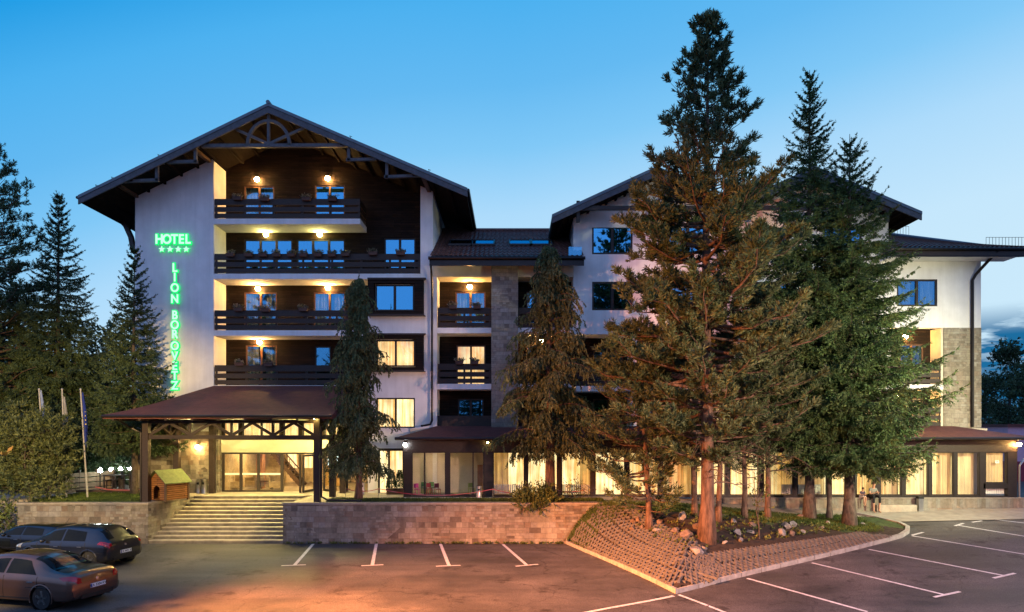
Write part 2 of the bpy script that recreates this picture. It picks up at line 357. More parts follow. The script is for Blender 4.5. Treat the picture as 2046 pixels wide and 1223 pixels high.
M['drape_lit'] = lit_curtain('lit_gold_drape', (.36,.17,.03), (.95,.58,.16), .75, 10)
M['curtain_right'] = lit_curtain('lit_gold_sheer_curtain', (.85,.46,.10), (1.0,.82,.40), 1.05, 12)
M['curtain'] = pbr('pale_curtain', (.40,.38,.34), .9, var=.5, scale=3, stretch=(4,4,.3))
M['dark_room'] = pbr('unlit_room_shade', (.012,.013,.016), .9, var=.5, scale=1)  # near-black sheet colour stands in for the shade inside unlit rooms
M['glass_blue'] = glass('mirror_like_window_glass', .66, (.55,.6,.65), rc=(.14,.60,.90))
M['glass_soft'] = glass('window_glass', .34, (.85,.88,.88), rc=(.16,.62,.92))
M['glass_clear'] = glass('clear_shop_glass', .07, (.97,.97,.95))
M['metal'] = pbr('brushed_steel', (.45,.44,.42), .3, metal=.9, var=.1)
M['white_paint'] = pbr('white_enamel', (.75,.73,.68), .4, var=.06)
M['black'] = pbr('black_plastic', (.012,.012,.012), .5, var=.2)

# ---------------------------------------------------------------- the hotel (one building: wall, roof, window, balcony ... are its parts)
hotel = thing('hotel', (0, 35, 0), 'large white and dark timber alpine hotel with gabled roofs and lit windows', 'hotel')
YB, YR = 35.0, 36.5
def part(mb, name, m, parent=None, **k): return mb.build(name, M[m] if isinstance(m, str) else m, parent or hotel, **k)

def window(x0, x1, z0, z1, y, kind, panes=2, frame='frame', fw=.07, name='window', parent=None, sill=False):
    """frame + panes set into an opening of the wall; y = wall face"""
    mb = MB(); yf0, yf1 = y+.03, y+.11
    mb.box(x0, x0+fw, yf0, yf1, z0, z1); mb.box(x1-fw, x1, yf0, yf1, z0, z1)
    mb.box(x0+fw, x1-fw, yf0, yf1, z0, z0+fw); mb.box(x0+fw, x1-fw, yf0, yf1, z1-fw, z1)
    for k in range(1, panes):
        xm = x0+(x1-x0)*k/panes; mb.box(xm-fw*.75, xm+fw*.75, yf0-.01, yf1, z0+fw, z1-fw)
    w = part(mb, name, frame, parent)
    gl = {'blue': 'glass_blue', 'sheer': 'glass_soft', 'dark': 'glass_soft', 'lit': 'glass_clear', 'bright': 'glass_clear', 'gold': 'glass_clear'}[kind]
    for k in range(panes):
        a = x0+(x1-x0)*k/panes+fw; b = x0+(x1-x0)*(k+1)/panes-fw
        MB().box(a, b, y+.065, y+.075, z0+fw, z1-fw).build('pane', M[gl], w)
    def cloth(a, b, yy, amp, per, m, nm):
        n = max(8, int((b-a)/per*8)); ph = random.random()*6
        MB().grid(lambda u, v: (a+(b-a)*u, yy+amp*math.sin(u*(b-a)/per*6.283+ph)+amp*.5*math.sin(u*(b-a)/per*2.7+ph), z0+(z1-z0)*v), n, 1).build(nm, M[m], w, smooth=True, recalc=False)
    if kind == 'lit': cloth(x0, x1, y+.2, .03, .16, 'curtain_lit', 'curtain')
    elif kind == 'bright': cloth(x0, x1, y+.2, .02, .25, 'curtain_bright', 'curtain')
    elif kind == 'gold': cloth(x0, x1, y+.2, .03, .16, 'curtain_right', 'curtain')
    elif kind == 'sheer':
        g = (x1-x0)*.12
        cloth(x0, (x0+x1)/2-g, y+.2, .03, .18, 'curtain', 'curtain'); cloth((x0+x1)/2+g, x1, y+.2, .03, .18, 'curtain', 'curtain')
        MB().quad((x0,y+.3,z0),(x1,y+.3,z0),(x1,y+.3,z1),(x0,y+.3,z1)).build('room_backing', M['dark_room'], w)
    else:
        if kind == 'blue' and random.random() < .6: cloth(x0, x0+(x1-x0)*random.uniform(.2, .45), y+.2, .03, .18, 'curtain', 'curtain')
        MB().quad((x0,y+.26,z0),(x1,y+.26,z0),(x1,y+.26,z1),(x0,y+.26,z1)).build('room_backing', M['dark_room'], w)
    return w
def wpx(px0, px1, py0, Y, zb=None, py1=None):
    return (PX(px0, Y), PX(px1, Y), zb if zb is not None else PZ(py1, Y), PZ(py0, Y))
def balcony(x0, x1, z, y0, y1, rail_x1=None, rail=True, th=.28, ends=''):
    s = part(MB().box(x0, x1, y0-.02, y1, z-th, z), 'balcony', 'plaster')
    if not rail: return s
    xr = rail_x1 or x1; mb = MB(); y = y0+.03
    for a, b in ((.05, .27), (.37, .61), (.72, 1.03)): mb.box(x0+.03, xr-.03, y, y+.05, z+a, z+b)
    n = max(2, int((xr-x0)/1.45))
    for k in range(n+1):
        xx = x0+.08+(xr-x0-.16)*k/n; mb.box(xx-.05, xx+.05, y+.052, y+.12, z, z+1.0)
    if 'r' in ends:
        for a, b in ((.05, .27), (.37, .61), (.72, 1.03)): mb.box(xr-.08, xr-.03, y+.052, y1-.02, z+a, z+b)
    mb.build('railing', M['wood'], s); return s

# ---- left gabled block
def zr(x):                                   # underside line of the big gable roof
    return (19.14-.487*(-11.87-x) if x < -11.87 else 19.14-.4255*(x+11.87))-.34
XL0, XL1, XC0, XC1 = PX(270, 35), PX(427, 35), PX(840, 35), PX(865, 35)
ZF = [5.51, 8.33, 11.23, 14.05]
part(MB().prism([(XL0, -.3), (XL1, -.3), (XL1, zr(XL1)), (XL0, zr(XL0))], 35, 47), 'wall', 'plaster')
# white wall right of the balconies, with the bay windows, up to the third balcony level
bays = []
for (p0, p1, q0, q1, kd) in ((751, 828, 570, 622, 'blue'), (753, 830, 680, 733, 'lit'), (752, 829, 795, 855, 'bright')):
    bays.append((*wpx(p0, p1, q0, 35, py1=q1), kd))
XW = PX(735, 35)
mb = MB(); wall_holes(mb, XW, XC1, -.3, 10.95, 35, 35.35, [b[:4] for b in bays])
part(mb, 'wall', 'plaster')
part(MB().box(XC0, XC1, 35, 47, 10.95, zr(XC1)-.3).box(XC1-.3, XC1, 35.35, 47, -.3, 10.95).prism([(XC0, zr(XC1)-.3), (XC1, zr(XC1)-.3), (XC1, zr(XC1)), (XC0, zr(XC0))], 35, 47), 'wall', 'plaster')
for i, b in enumerate(bays):
    if i < 2:      # dark timber surround that stands proud of the wall, its head and sill flared
        x0, x1 = PX(735, 34.75), PX(846, 34.75); z0, z1 = b[2]-.20, b[3]+.22
        y0 = 34.68; mb = MB()
        wall_holes(mb, x0, x1, z0, z1, y0, 34.998, [(b[0]-.04, b[1]+.04, b[2]-.04, b[3]+.04)])
        o = part(mb, 'bay_surround', 'shingle')
        MB().prism([(x0, z1), (x1, z1), (x1+.12, z1+.09), (x0, z1+.09)], y0-.06, 34.998).build('bay_head', M['wood'], o); MB().prism([(x0, z0-.07), (x1+.1, z0-.07), (x1, z0), (x0, z0)], y0-.05, 34.998).build('bay_sill', M['wood'], o)
    window(*b[:4], 35.0 if i == 2 else 34.86, b[4], 2)
# dark recessed wall behind the balconies and up into the gable
YW = YR
doors = []
def dpx(p0, p1, q0, z): return (PX(p0, YW), PX(p1, YW), z, PZ(q0, YW))
for (p0, p1, q0, f, pn, kd, fr) in ((488,548,372,3,2,'sheer','frame_brown'), (629,689,370,3,2,'blue','frame_brown'),
        (488,584,478,2,3,'blue','frame'), (593,689,478,2,3,'blue','frame'), (768,830,476,2,2,'blue','frame'),
        (488,553,584,1,2,'sheer','frame_brown'), (627,690,584,1,2,'sheer','frame_brown'),
        (491,553,690,0,2,'sheer','frame_brown'), (629,661,692,0,1,'dark','frame')):
    doors.append((*dpx(p0, p1, q0, ZF[f]), pn, kd, fr))
mb = MB(); wall_holes(mb, XL1, -8.7, 5.0, 16.6, YW, YW+.35, [d[:4] for d in doors]); wall_holes(mb, -8.7, XC0, 5.0, 15.6, YW, YW+.35, [d[:4] for d in doors])
part(mb, 'wall', 'shingle')
part(MB().prism([(XL1, 16.6), (-8.7, 16.6), (-8.7, 15.6), (XC0, 15.6), (XC0, zr(XC0)), (-11.87, zr(-11.87)), (XL1, zr(XL1))], YW, YW+.35), 'gable_wall', 'shingle')
for d in doors: window(*d[:4], YW, d[5], d[4], d[6], name='balcony_door')
balcony(XL1+.01, PX(720, 35), ZF[3], 35, YW, ends='r')
balcony(XL1+.01, XC0-.01, ZF[2], 35, YW)
balcony(XL1+.01, XW, ZF[1], 35, YW); balcony(XL1+.01, XW, ZF[0], 35, YW)
part(MB().box(XL1, XW, YW+.4, 47, 5.0, 5.2), 'floor_slab', 'plaster')
# roof: two slopes, underside purlins, bargeboards, ridge cap, snow spikes
def gable_roof(y0, y1, ridge, left, right, th=.33, side='fascia', purl=True, gut=True):
    (rx, rz), (lx, lz), (qx, qz) = ridge, left, right
    mb = MB()
    mb.prism([(lx, lz), (rx, rz), (rx, rz-th*.45), (lx, lz-th*.45)], y0, y1); mb.prism([(rx, rz), (qx, qz), (qx, qz-th*.45), (rx, rz-th*.45)], y0, y1)
    r = part(mb, 'roof', 'fascia')
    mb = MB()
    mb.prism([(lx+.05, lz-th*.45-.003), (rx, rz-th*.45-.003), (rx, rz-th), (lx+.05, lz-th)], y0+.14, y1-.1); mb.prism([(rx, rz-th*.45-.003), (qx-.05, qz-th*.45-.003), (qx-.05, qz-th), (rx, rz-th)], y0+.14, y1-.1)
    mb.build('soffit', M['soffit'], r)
    mb = MB()
    mb.prism([(lx, lz-th*.47), (rx, rz-th*.47), (rx, rz-th*1.45), (lx, lz-th*1.3)], y0+.03, y0+.1); mb.prism([(rx, rz-th*.47), (qx, qz-th*.47), (qx, qz-th*1.3), (rx, rz-th*1.45)], y0+.03, y0+.1)
    mb.build('bargeboard', M['beam'], r)
    mb = MB()
    if purl:
        for (ex, ez, n) in ((lx, lz, 11), (qx, qz, 11)):
            for k in range(1, n):
                t = k/n; x = ex+(rx-ex)*t; z = ez+(rz-ez)*t-th-.075
                mb.box(x-.05, x+.05, y0+.12, y0+4.2, z-.07, z+.08)
        mb.build('purlins', M['soffit'], r)
    if gut:
        MB().tube([(lx-.04, y0+.02, lz-.1), (lx-.04, y1, lz-.1)], .075).build('gutter', M['gutter'], r); MB().tube([(qx+.04, y0+.02, qz-.1), (qx+.04, y1, qz-.1)], .075).build('gutter', M['gutter'], r)
    g = MB().tube([(rx, y0-.03, rz+.03), (rx, y1, rz+.03)], .10); g.build('ridge_cap', M['fascia'], r)
    return r
YG = 33.2
roofL = gable_roof(YG, 47.5, (-11.87, 19.14), (PX(155, YG), 14.64), (PX(934, YG), 15.0))
mb = MB()
for px in (190, 222, 315, 700, 858):
    x = PX(px, YG); z = zr(x)+.34
    for j in range(1): mb.bar((x, YG+.15, z), (x-.07, YG+.15, z+.16), .025); mb.bar((x-.07, YG+.15, z+.15), (x+.05, YG+.15, z+.11), .02)
mb.build('snow_guard', M['gutter'], roofL)
# decorative truss in the gable front
Yt = YG+.25
def pt(px, py, Y=Yt): return P(px, py, Y)
mb = MB()
mb.bar(pt(393, 292), pt(697, 291), .16, .17); mb.bar(pt(537, 225), pt(537, 291), .12, .15)
arc = [pt(537+42*math.cos(a), 291-49*math.sin(a)) for a in np.linspace(0, math.pi, 15)]
for a, b in zip(arc[:-1], arc[1:]): mb.bar(a, b, .14, .16, up=(0,1,0))
mb.bar(pt(537, 288), pt(470, 258), .10, .12); mb.bar(pt(537, 288), pt(607, 256), .10, .12)
mb.bar(pt(391, 296), pt(391, 325), .14); mb.bar(pt(395, 323), pt(316, 325), .14); mb.bar(pt(314, 326), pt(314, 362), .14); mb.bar(pt(317, 360), pt(243, 363), .14)
mb.bar(pt(697, 296), pt(697, 322), .14); mb.bar(pt(692, 320), pt(768, 318), .14); mb.bar(pt(773, 322), pt(773, 357), .14); mb.bar(pt(768, 354), pt(842, 351), .14)
part(mb, 'gable_truss', 'beam')
for a_, b_ in ((pt(238, 368), P(274, 391, 35.05)), (pt(388, 296), P(419, 321, 35.05)), (pt(846, 352), P(858, 380, 35.05))): part(MB().bar(a_, b_, .2, .26), 'roof_strut', 'wood_mid')
mb = MB(); pts = [P(238, 437, 36.8), P(252, 452, 36.6), P(262, 474, 36.3), P(268, 505, 36)]
for a, b in zip(pts[:-1], pts[1:]): mb.bar(a, b, .22, .22, up=(0,1,0))
part(mb, 'roof_bracket', 'wood')
# downpipe on the right flank
mb = MB(); mb.tube([(-2.3, 40, 14.6), (-3.7, 40, 13.3), (-3.93, 40, 12.9), (-3.93, 40, 11.9)], .06); part(mb, 'downpipe', 'gutter')

# ---- link block between the gables
YK, YKW = 34.85, 36.1
K0, K1, K2, K3 = PX(873, YK), PX(982, YK), PX(1035, YK), PX(1146, YK)
zk = [PZ(767, YK), PZ(655, YK)]; ztop = PZ(553, YK); zeave = 11.78
mb = MB(); mb.box(XC1+.002, K0, YK, YK+1.25, -.3, ztop); part(mb, 'wall', 'plaster')
part(MB().box(XC1+.002, K3, YK, YK+1.25, ztop, 12.3), 'wall', 'plaster_warm')  # cream tone puts the orange lamp glow into this white wall
part(MB().box(K1, K2, YK-.28, YK+1.25, -.3, 12.0), 'stone_pillar', 'stone_pillar')
holes = []
for (p0, p1, q0, z0, kd) in ((910,970,583,zk[1],'sheer'), (912,970,690,zk[0],'lit'), (915,966,797,3.3,'dark'), (1052,1092,583,zk[1],'blue'), (1052,1120,690,zk[0],'sheer'), (1052,1120,797,3.3,'dark')):
    holes.append((PX(p0, YKW), PX(p1, YKW), z0, PZ(q0, YKW), kd))
mb = MB(); wall_holes(mb, XC1+.01, K3+.0, 3.0, ztop+.3, YKW+.01, YKW+.35, [h[:4] for h in holes]); part(mb, 'wall', 'shingle')
for h in holes: window(*h[:4], YKW+.01, h[4], 2, 'frame_brown' if h[4] != 'dark' else 'frame', name='balcony_door')
for z in zk:
    balcony(K0+.01, K1-.01, z, YK, YKW+.01); balcony(K2+.01, K3-.01, z, YK, YKW+.01)
part(MB().box(K0+.02, K1-.02, YK+.06, YK+.12, 3.35, 3.95), 'parapet_panel', 'wood')
part(MB().box(K2+.02, K3-.02, YK+.06, YK+.12, 3.35, 3.95), 'parapet_panel', 'wood')
# tiled roofs: real rolls and courses
def tiled(name, p00, p10, p01, p11, parent=None, tile=.24, course=.36):
    """p00-p10 eave, p01-p11 top edge"""
    p00, p10, p01, p11 = map(Vector, (p00, p10, p01, p11)); wd = (p10-p00).length; ln = (p01-p00).length
    nu = int(wd/tile*6); nc = max(2, int(ln/course)); nrm = (p10-p00).cross(p01-p00).normalized()
    if nrm.z < 0: nrm = -nrm
    V = []; U = np.linspace(0, 1, nu+1); rows = []
    for c in range(nc): rows += [(c/nc, .045), ((c+1)/nc-.0005, .0)]
    for v, lift in rows:
        for u in U:
            b = (p00*(1-u)+p10*u)*(1-v)+(p01*(1-u)+p11*u)*v
            h = lift+.045*abs(math.sin(u*wd/tile*math.pi))
            V.append(b+nrm*h)
    n = len(U); Q = [(i*n+j, i*n+j+1, (i+1)*n+j+1, (i+1)*n+j) for i in range(len(rows)-1) for j in range(nu)]
    mb = MB(); mb.add(V, Q)
    return part(mb, name, 'tiles', parent)
e0, e1 = PX(858, 33.8), PX(1167, 33.8)
part(MB().prism([(33.86, zeave-.06), (39.6, 14.62), (39.6, 14.4), (33.86, zeave-.3)], e0+.02, e1-.02, axis='x'), 'roof', 'wood')
tiled('roof', (e0, 33.8, zeave), (e1, 33.8, zeave), (e0, 39.6, 14.74), (e1, 39.6, 14.74))
mb = MB().tube([(e0-.05, 33.74, zeave-.06), (e1+.05, 33.74, zeave-.06)], .085); mb.box(e0, e1, 33.8, 33.86, zeave-.42, zeave-.1)
part(mb, 'gutter', 'gutter')
mb = MB().tube([(e0, 39.6, 14.82), (e1, 39.6, 14.82)], .11); part(mb, 'ridge_cap', 'tiles')
sl = (14.74-zeave)/5.8
for px in (922, 966, 1040, 1080):
    x = PX(px, 37.0); y = 36.4; z = zeave+sl*(y-33.8)
    mb = MB(); w = .62
    for (a, b) in ((-w, -w+.07), (w-.07, w)): mb.bar((x+(a+b)/2, y-.5, z-.5*sl+.12), (x+(a+b)/2, y+.5, z+.5*sl+.12), .07, .1)
    for dy in (-.5, .5): mb.bar((x-w, y+dy, z+dy*sl+.12), (x+w, y+dy, z+dy*sl+.12), .07, .1)
    o = part(mb, 'skylight', 'gutter')
    MB().quad((x-w, y-.5, z-.5*sl+.14), (x+w, y-.5, z-.5*sl+.14), (x+w, y+.5, z+.5*sl+.14), (x-w, y+.5, z+.5*sl+.14)).build('pane', M['glass_blue'], o)
part(MB().box(e1-.75, e1-.1, 33.95, 34.02, zeave+.1, zeave+.55), 'roof_flashing', 'glass_soft')
mb = MB().tube([(e0+.05, 33.74, zeave-.1), (e0+.02, 34.4, zeave-.5), (PX(863, 34.7), 34.72, zeave-1.2), (PX(863, 34.7), 34.72, 3.7)], .055)
mb.tube([(PX(863, 34.7), 34.72, 3.7), (PX(860, 34.7), 34.6, 3.5), (PX(842, 33.8), 33.9, 3.42)], .055); part(mb, 'downpipe', 'gutter')

# ---- right block with twin gables
R0, R1 = K3+.003, PX(1775, 35)
ra, rb, la, vb, ea = (7.18, 16.3), (15.0, 16.3), (PX(1103, 33.8), 13.9), 11.1, (PX(1843, 33.8), 14.05)
def zg(x): return 16.3-.46*min(abs(x-7.18), abs(x-15.0))-.36
wins = [(*wpx(1183, 1264, 452, 35, py1=508), 'blue', 2), (*wpx(1183, 1264, 563, 35, py1=620), 'blue', 2),
        (*wpx(1335, 1415, 452, 35, py1=508), 'blue', 2), (*wpx(1335, 1415, 563, 35, py1=620), 'sheer', 2),
        (*wpx(1500, 1575, 452, 35, py1=508), 'blue', 2), (*wpx(1500, 1575, 563, 35, py1=620), 'blue', 2),
        (*wpx(1645, 1722, 446, 35, py1=505), 'blue', 2), (*wpx(1645, 1722, 563, 35, py1=620), 'blue', 2)]
zlow = PZ(668, 35)
mb = MB(); wall_holes(mb, R0, R1, zlow, 13.6, 35, 35.4, [w[:4] for w in wins]); part(mb, 'wall', 'plaster')
part(MB().prism([(R0, 13.6), (R1, 13.6), (R1, zg(R1)), (15.0, zg(15.0)), (11.09, zg(11.09)), (7.18, zg(7.18)), (R0, zg(R0))], 35, 35.4), 'gable_wall', 'plaster')
part(MB().box(R0, R0+.3, 35.4, 46, 9, zg(R0)).box(R1-.3, R1, 35.4, 46, 9, zg(R1)), 'wall', 'plaster')
for w in wins: window(*w[:4], 35.0, w[4], w[5], fw=.09)
gable_roof(33.8, 46, ra, la, (vb, 14.5), gut=False); gable_roof(33.8, 46, rb, (vb+.004, 14.5), ea, gut=False)
mb = MB(); Yt2 = 34.0
for (a, b) in ((1146, 1500), (1480, 1790)): mb.bar(P(a, 416, Yt2), P(b, 416, Yt2), .16, .2)
for px in (1155, 1313, 1471, 1560, 1629, 1700, 1772): mb.bar(P(px, 402, Yt2+.02), P(px, 444, Yt2+.02), .16)
for (a, c) in ((1313, 1250), (1313, 1376), (1629, 1566), (1629, 1692)): mb.bar(P(a, 412, Yt2+.02), P(c, 374, Yt2+.02), .12)
part(mb, 'gable_truss', 'wood')
# lower floors of the right block: a deep loggia
loggia = []
for (p0, p1) in ((1185, 1245), (1290, 1350), (1400, 1460), (1500, 1560), (1610, 1670), (1715, 1770)):
    loggia.append((PX(p0, YR), PX(p1, YR), zk[0]-.1, PZ(694, YR), 'sheer')); loggia.append((PX(p0, YR), PX(p1, YR), 3.3, PZ(797, YR), 'lit' if p0 in (1500, 1610, 1715, 1400) else 'dark'))
mb = MB(); wall_holes(mb, R0, R1, 3.0, zlow+.2, YR, YR+.35, [h[:4] for h in loggia]); part(mb, 'wall', 'shingle')
for h in loggia: window(*h[:4], YR, h[4], 2, 'frame_brown', name='balcony_door')
part(MB().box(R0, R1, 35.4, YR+.3, zlow, zlow+.2), 'loggia_ceiling', 'plaster')
xs = [R0, PX(1268, 35), PX(1480, 35), PX(1690, 35), R1]
for a, b in zip(xs[:-1], xs[1:]):
    balcony(a+.13, b-.13, zk[0]-.1, 35, YR); part(MB().box(b-.125, b+.125, 35.01, YR, 3.0, zlow), 'wall_pier', 'plaster')

# ---- far right wing
G0, G1, GP = R1+.003, PX(1960, 35), PX(1885, 35)
wg = (*wpx(1792, 1873, 558, 35, py1=612),)
zfar = PZ(655, 35)
mb = MB(); wall_holes(mb, G0, G1, zfar, 12.45, 35, 35.4, [wg]); part(mb, 'wall', 'plaster'); window(*wg, 35.0, 'sheer', 2, fw=.09)
part(MB().box(GP, G1, 34.97, 36.2, -.6, zfar-.002), 'stone_pillar', 'stone_wing_lit'); part(MB().box(G1-.4, G1-.01, 35.4, 46, -.6, 12.4), 'wall', 'plaster')
wl = [(PX(1798, 35.9), PX(1845, 35.9), 5.5, PZ(688, 35.9), 'sheer'), (PX(1798, 35.9), PX(1845, 35.9), 3.3, PZ(795, 35.9), 'gold')]
mb = MB(); wall_holes(mb, G0, GP, 3.0, zfar+.1, 35.9, 36.2, [h[:4] for h in wl]); part(mb, 'wall', 'shingle')
for h in wl: window(*h[:4], 35.9, h[4], 2, 'frame_brown', name='balcony_door')
balcony(G0+.01, GP-.01, PZ(768, 35), 35, 35.9); balcony(G0+.01, GP-.01, PZ(858, 35)+.1, 35, 35.9)
part(MB().box(GP-.12, GP-.003, 35.02, 35.9, 3.3, zfar-.002), 'wall_pier', 'plaster_warm')  # warm tone stands in for orange lamp light on the recess side
ez = 12.25
part(MB().add([(18.9,33.9,ez-.1),(27.2,33.9,ez-.1),(26.6,37.5,ez+.9),(19.0,44,ez+3.95),(18.9,33.9,ez-.35),(27.2,33.9,ez-.35),(26.6,37.5,ez+.4),(19.0,44,ez+3.4)],
     [(0,1,2,3),(7,6,5,4),(0,4,5,1),(1,5,6,2),(2,6,7,3),(3,7,4,0)]), 'roof', 'wood')
tiled('roof', (18.9, 33.9, ez), (27.2, 33.9, ez), (19.0, 44, ez+4.05), (26.4, 38, ez+1.1))
mb = MB().tube([(18.8, 33.85, ez-.05), (27.3, 33.85, ez-.05)], .085); mb.box(18.9, 27.2, 33.92, 33.97, ez-.42, ez-.1); part(mb, 'gutter', 'gutter')
mb = MB().tube([(21.5, 41.9, ez+3.2), (26.45, 38, ez+1.2)], .1); part(mb, 'ridge_cap', 'fascia')
part(MB().box(18.9, 25.2, 34.0, 35.0, ez-.40, ez-.32), 'eave_soffit', 'plaster')
mb = MB()
for x0, x1, y, z in ((21.9, 23.6, 40.6, ez+2.9), (25.0, 27.4, 36, ez+.95)):
    n = int((x1-x0)/.16)
    for k in range(n+1): xx = x0+(x1-x0)*k/n; mb.bar((xx, y, z-.35), (xx, y, z+.18), .014)
    mb.bar((x0, y, z+.18), (x1, y, z+.18), .018)
part(mb, 'snow_guard', 'gutter')
mb = MB().tube([(24.1, 33.9, 12.1), P(1985, 510, 34.2), P(1950, 548, 34.85), P(1943, 560, 34.88), P(1943, 853, 34.88)], .075); part(mb, 'downpipe', 'gutter')
mb = MB().bar(P(1962, 512, 35.1), P(2010, 497, 34.3), .12); part(mb, 'roof_strut', 'wood')

# ---- ground floor veranda along the front
YP = 32.8
V0, V1 = PX(806, YP), PX(2033, YP)
zb0, zb1 = PZ(903, YP), PZ(880, YP)
roofv = part(MB().add([(PX(790,32.1),32.1,2.86),(PX(2075,32.1),32.1,2.86),(PX(1905,35),34.96,3.42),(PX(872,34.84),34.84,3.42),(PX(790,32.1),32.1,2.74),(PX(2075,32.1),32.1,2.74),(25.2,34.96,2.74),(PX(790,32.1),34.84,2.74),(25.2,34.96,2.86),(PX(790,32.1),34.84,2.86)],
     [(0,1,2,3),(0,4,5,1),(4,7,6,5),(1,8,2),(1,5,6,8),(0,3,9),(0,9,7,4)]), 'veranda_roof', 'canopy_roof')
MB().tube([(PX(790,32.1)-.02, 32.06, 2.82), (PX(2075,32.1), 32.06, 2.82)], .07).build('gutter', M['gutter'], roofv)
part(MB().box(V0, V1, YP, YP+.3, zb0, zb1+.02).box(V0, V0+.2, YP+.3, 34.8, zb0, zb1+.02), 'veranda_beam', 'wood')
posts = [(894,.16),(976,.42),(1051,.13),(1118,.17),(1185,.17),(1253,.17),(1320,.17),(1388,.17),(1455,.17),(1522,.17),(1590,.17),(1657,.17),(1708,.17),(1755,.22),(1806,.17),(1859,.15),(1910,.15),(1964,.28)]
mb = MB()
for px, w in posts: mb.box(PX(px, YP)-w/2, PX(px, YP)+w/2, YP+.02, YP+.2, .05, zb0)
mb.box(V0, V1, YP+.01, YP+.22, -.02, .05)
mb.box(PX(2014, YP), V1, YP+.015, YP+.25, .05, zb0); mb.box(V0, PX(822, YP), YP+.015, YP+.3, .05, zb0)
mb.box(PX(1966, YP), PX(2014, YP), YP+.02, YP+.2, PZ(976, YP), PZ(966, YP))
part(mb, 'veranda_post', 'frame')
edges = [PX(822, YP)]+[PX(p, YP) for p, _ in posts]+[PX(2014, YP)]
for i, (a, b) in enumerate(zip(edges[:-1], edges[1:])):
    w0 = .0 if i == 0 else posts[i-1][1]/2; w1 = posts[i][1]/2 if i < len(posts) else 0
    a, b = a+w0, b-w1; z0 = .06
    if i == len(edges)-2: z0 = PZ(966, YP)
    fr = MB()
    for (x0, x1, q0, q1) in ((a, a+.05, z0, zb0), (b-.05, b, z0, zb0), (a+.05, b-.05, z0, z0+.06), (a+.05, b-.05, zb0-.05, zb0)): fr.box(x0, x1, YP+.05, YP+.13, q0, q1)
    if i == 0: fr.box(PX(848, YP)-.03, PX(848, YP)+.03, YP+.05, YP+.13, z0+.06, zb0-.05)
    if i == 1: fr.box(PX(945, YP)-.03, PX(945, YP)+.03, YP+.05, YP+.13, z0+.06, zb0-.05)
    w = part(fr, 'veranda_window', 'frame')
    MB().box(a+.05, b-.05, YP+.08, YP+.09, z0+.06, zb0-.05).build('pane', M['glass_clear'], w)
    if i < 2: continue
    def cloth(x0, x1, yy, amp, per, m, nm):
        n = max(8, int((x1-x0)/per*8)); ph = i*1.7
        MB().grid(lambda u, v: (x0+(x1-x0)*u, yy+amp*math.sin(u*(x1-x0)/per*6.283+ph)+amp*.5*math.sin(u*(x1-x0)/per*2.3+ph), z0+(zb0+.1-z0)*v), n, 1).build(nm, M[m], w, smooth=True, recalc=False)
    last = i >= len(edges)-2
    right = i >= 14
    if last: cloth(a, b, YP+.35, .04, .14, 'drape_lit', 'drape')
    else:
        cloth(a-.05, b+.05, YP+.55, .025, .22, ('curtain_right', 'curtain_right', 'curtain_dim')[i % 3] if right else ('curtain_bright', 'curtain_bright', 'curtain_right', 'curtain_dim')[i % 4 if i > 4 else 0], 'curtain')
        if i == 2: cloth(a, a+.75, YP+.4, .05, .15, 'drape_lit', 'drape')
        elif i % 3 == 1: cloth(b-.5, b, YP+.4, .05, .15, 'drape_lit', 'drape')
        elif right and i % 2 == 0: cloth(a, a+.5, YP+.4, .05, .15, 'drape_lit', 'drape')
part(MB().box(V0, V1, YP+.3, 34.9, -.02, .02), 'veranda_floor', 'paving')
part(MB().box(V0, V1, 34.88, 34.95, 0, 3.3), 'veranda_back_wall', 'plaster_warm')
part(MB().box(V0+.2, V1, YP+.3, 34.88, 2.62, 2.68), 'veranda_ceiling', 'plaster_warm')
part(MB().box(PX(966, YP), PX(966, YP)+.1, YP+.3, 34.88, 0.02, 2.6), 'partition', 'plaster_warm')
part(MB().box(PX(952, YP), PX(964, YP)-.02, YP+.9, YP+.95, 0.02, 1.5), 'door_leaf', pbr('orange_door', (.45,.17,.03), .5))

# ---- entrance front under the canopy
YD = 35.55
def dx(px): return PX(px, YD)
XE0, XE1 = dx(443), XW
part(MB().box(XL1+.003, dx(443), 35.3, 35.7, -.02, 5.2), 'entrance_pier', 'stone')
part(MB().box(XL0, XL1, 34.94, 34.998, -.02, 3.15), 'stone_cladding', 'stone')
part(MB().box(XE0, XE1, YD-.05, YD+.25, PZ(904, YD), PZ(879, YD)), 'lintel', 'plaster_warm')
upper = [(dx(a), dx(b), PZ(877, YD)+.05, PZ(838, YD)) for a, b in ((446,478),(484,560),(566,598),(604,640),(648,690))]
mb = MB(); wall_holes(mb, XE0, XE1, PZ(879, YD)+.002, 5.2, YD, YD+.3, upper); part(mb, 'wall', 'shingle')
for u in upper: window(*u, YD, 'lit', max(1, round((u[1]-u[0])/1.2)), 'frame')
ent = MB(); zt = PZ(904, YD)
for px in (445, 481, 516, 563, 640, 692): ent.box(dx(px)-.07, dx(px)+.07, YD, YD+.1, 0, zt)
ent.box(dx(445)+.07, dx(692)-.07, YD+.01, YD+.09, zt-.09, zt); ent.box(dx(445)+.07, dx(563)-.07, YD+.01, YD+.09, 0, .08)
ents = part(ent, 'entrance_front', 'frame')
for a, b in ((445, 481), (481, 516), (516, 563), (640, 692)): MB().box(dx(a)+.07, dx(b)-.07, YD+.045, YD+.055, .08, zt-.09).build('pane', M['glass_clear'], ents)
MB().box(dx(449), dx(560), YD+.034, YD+.04, .88, .98).build('safety_strip', M['white_paint'], ents)
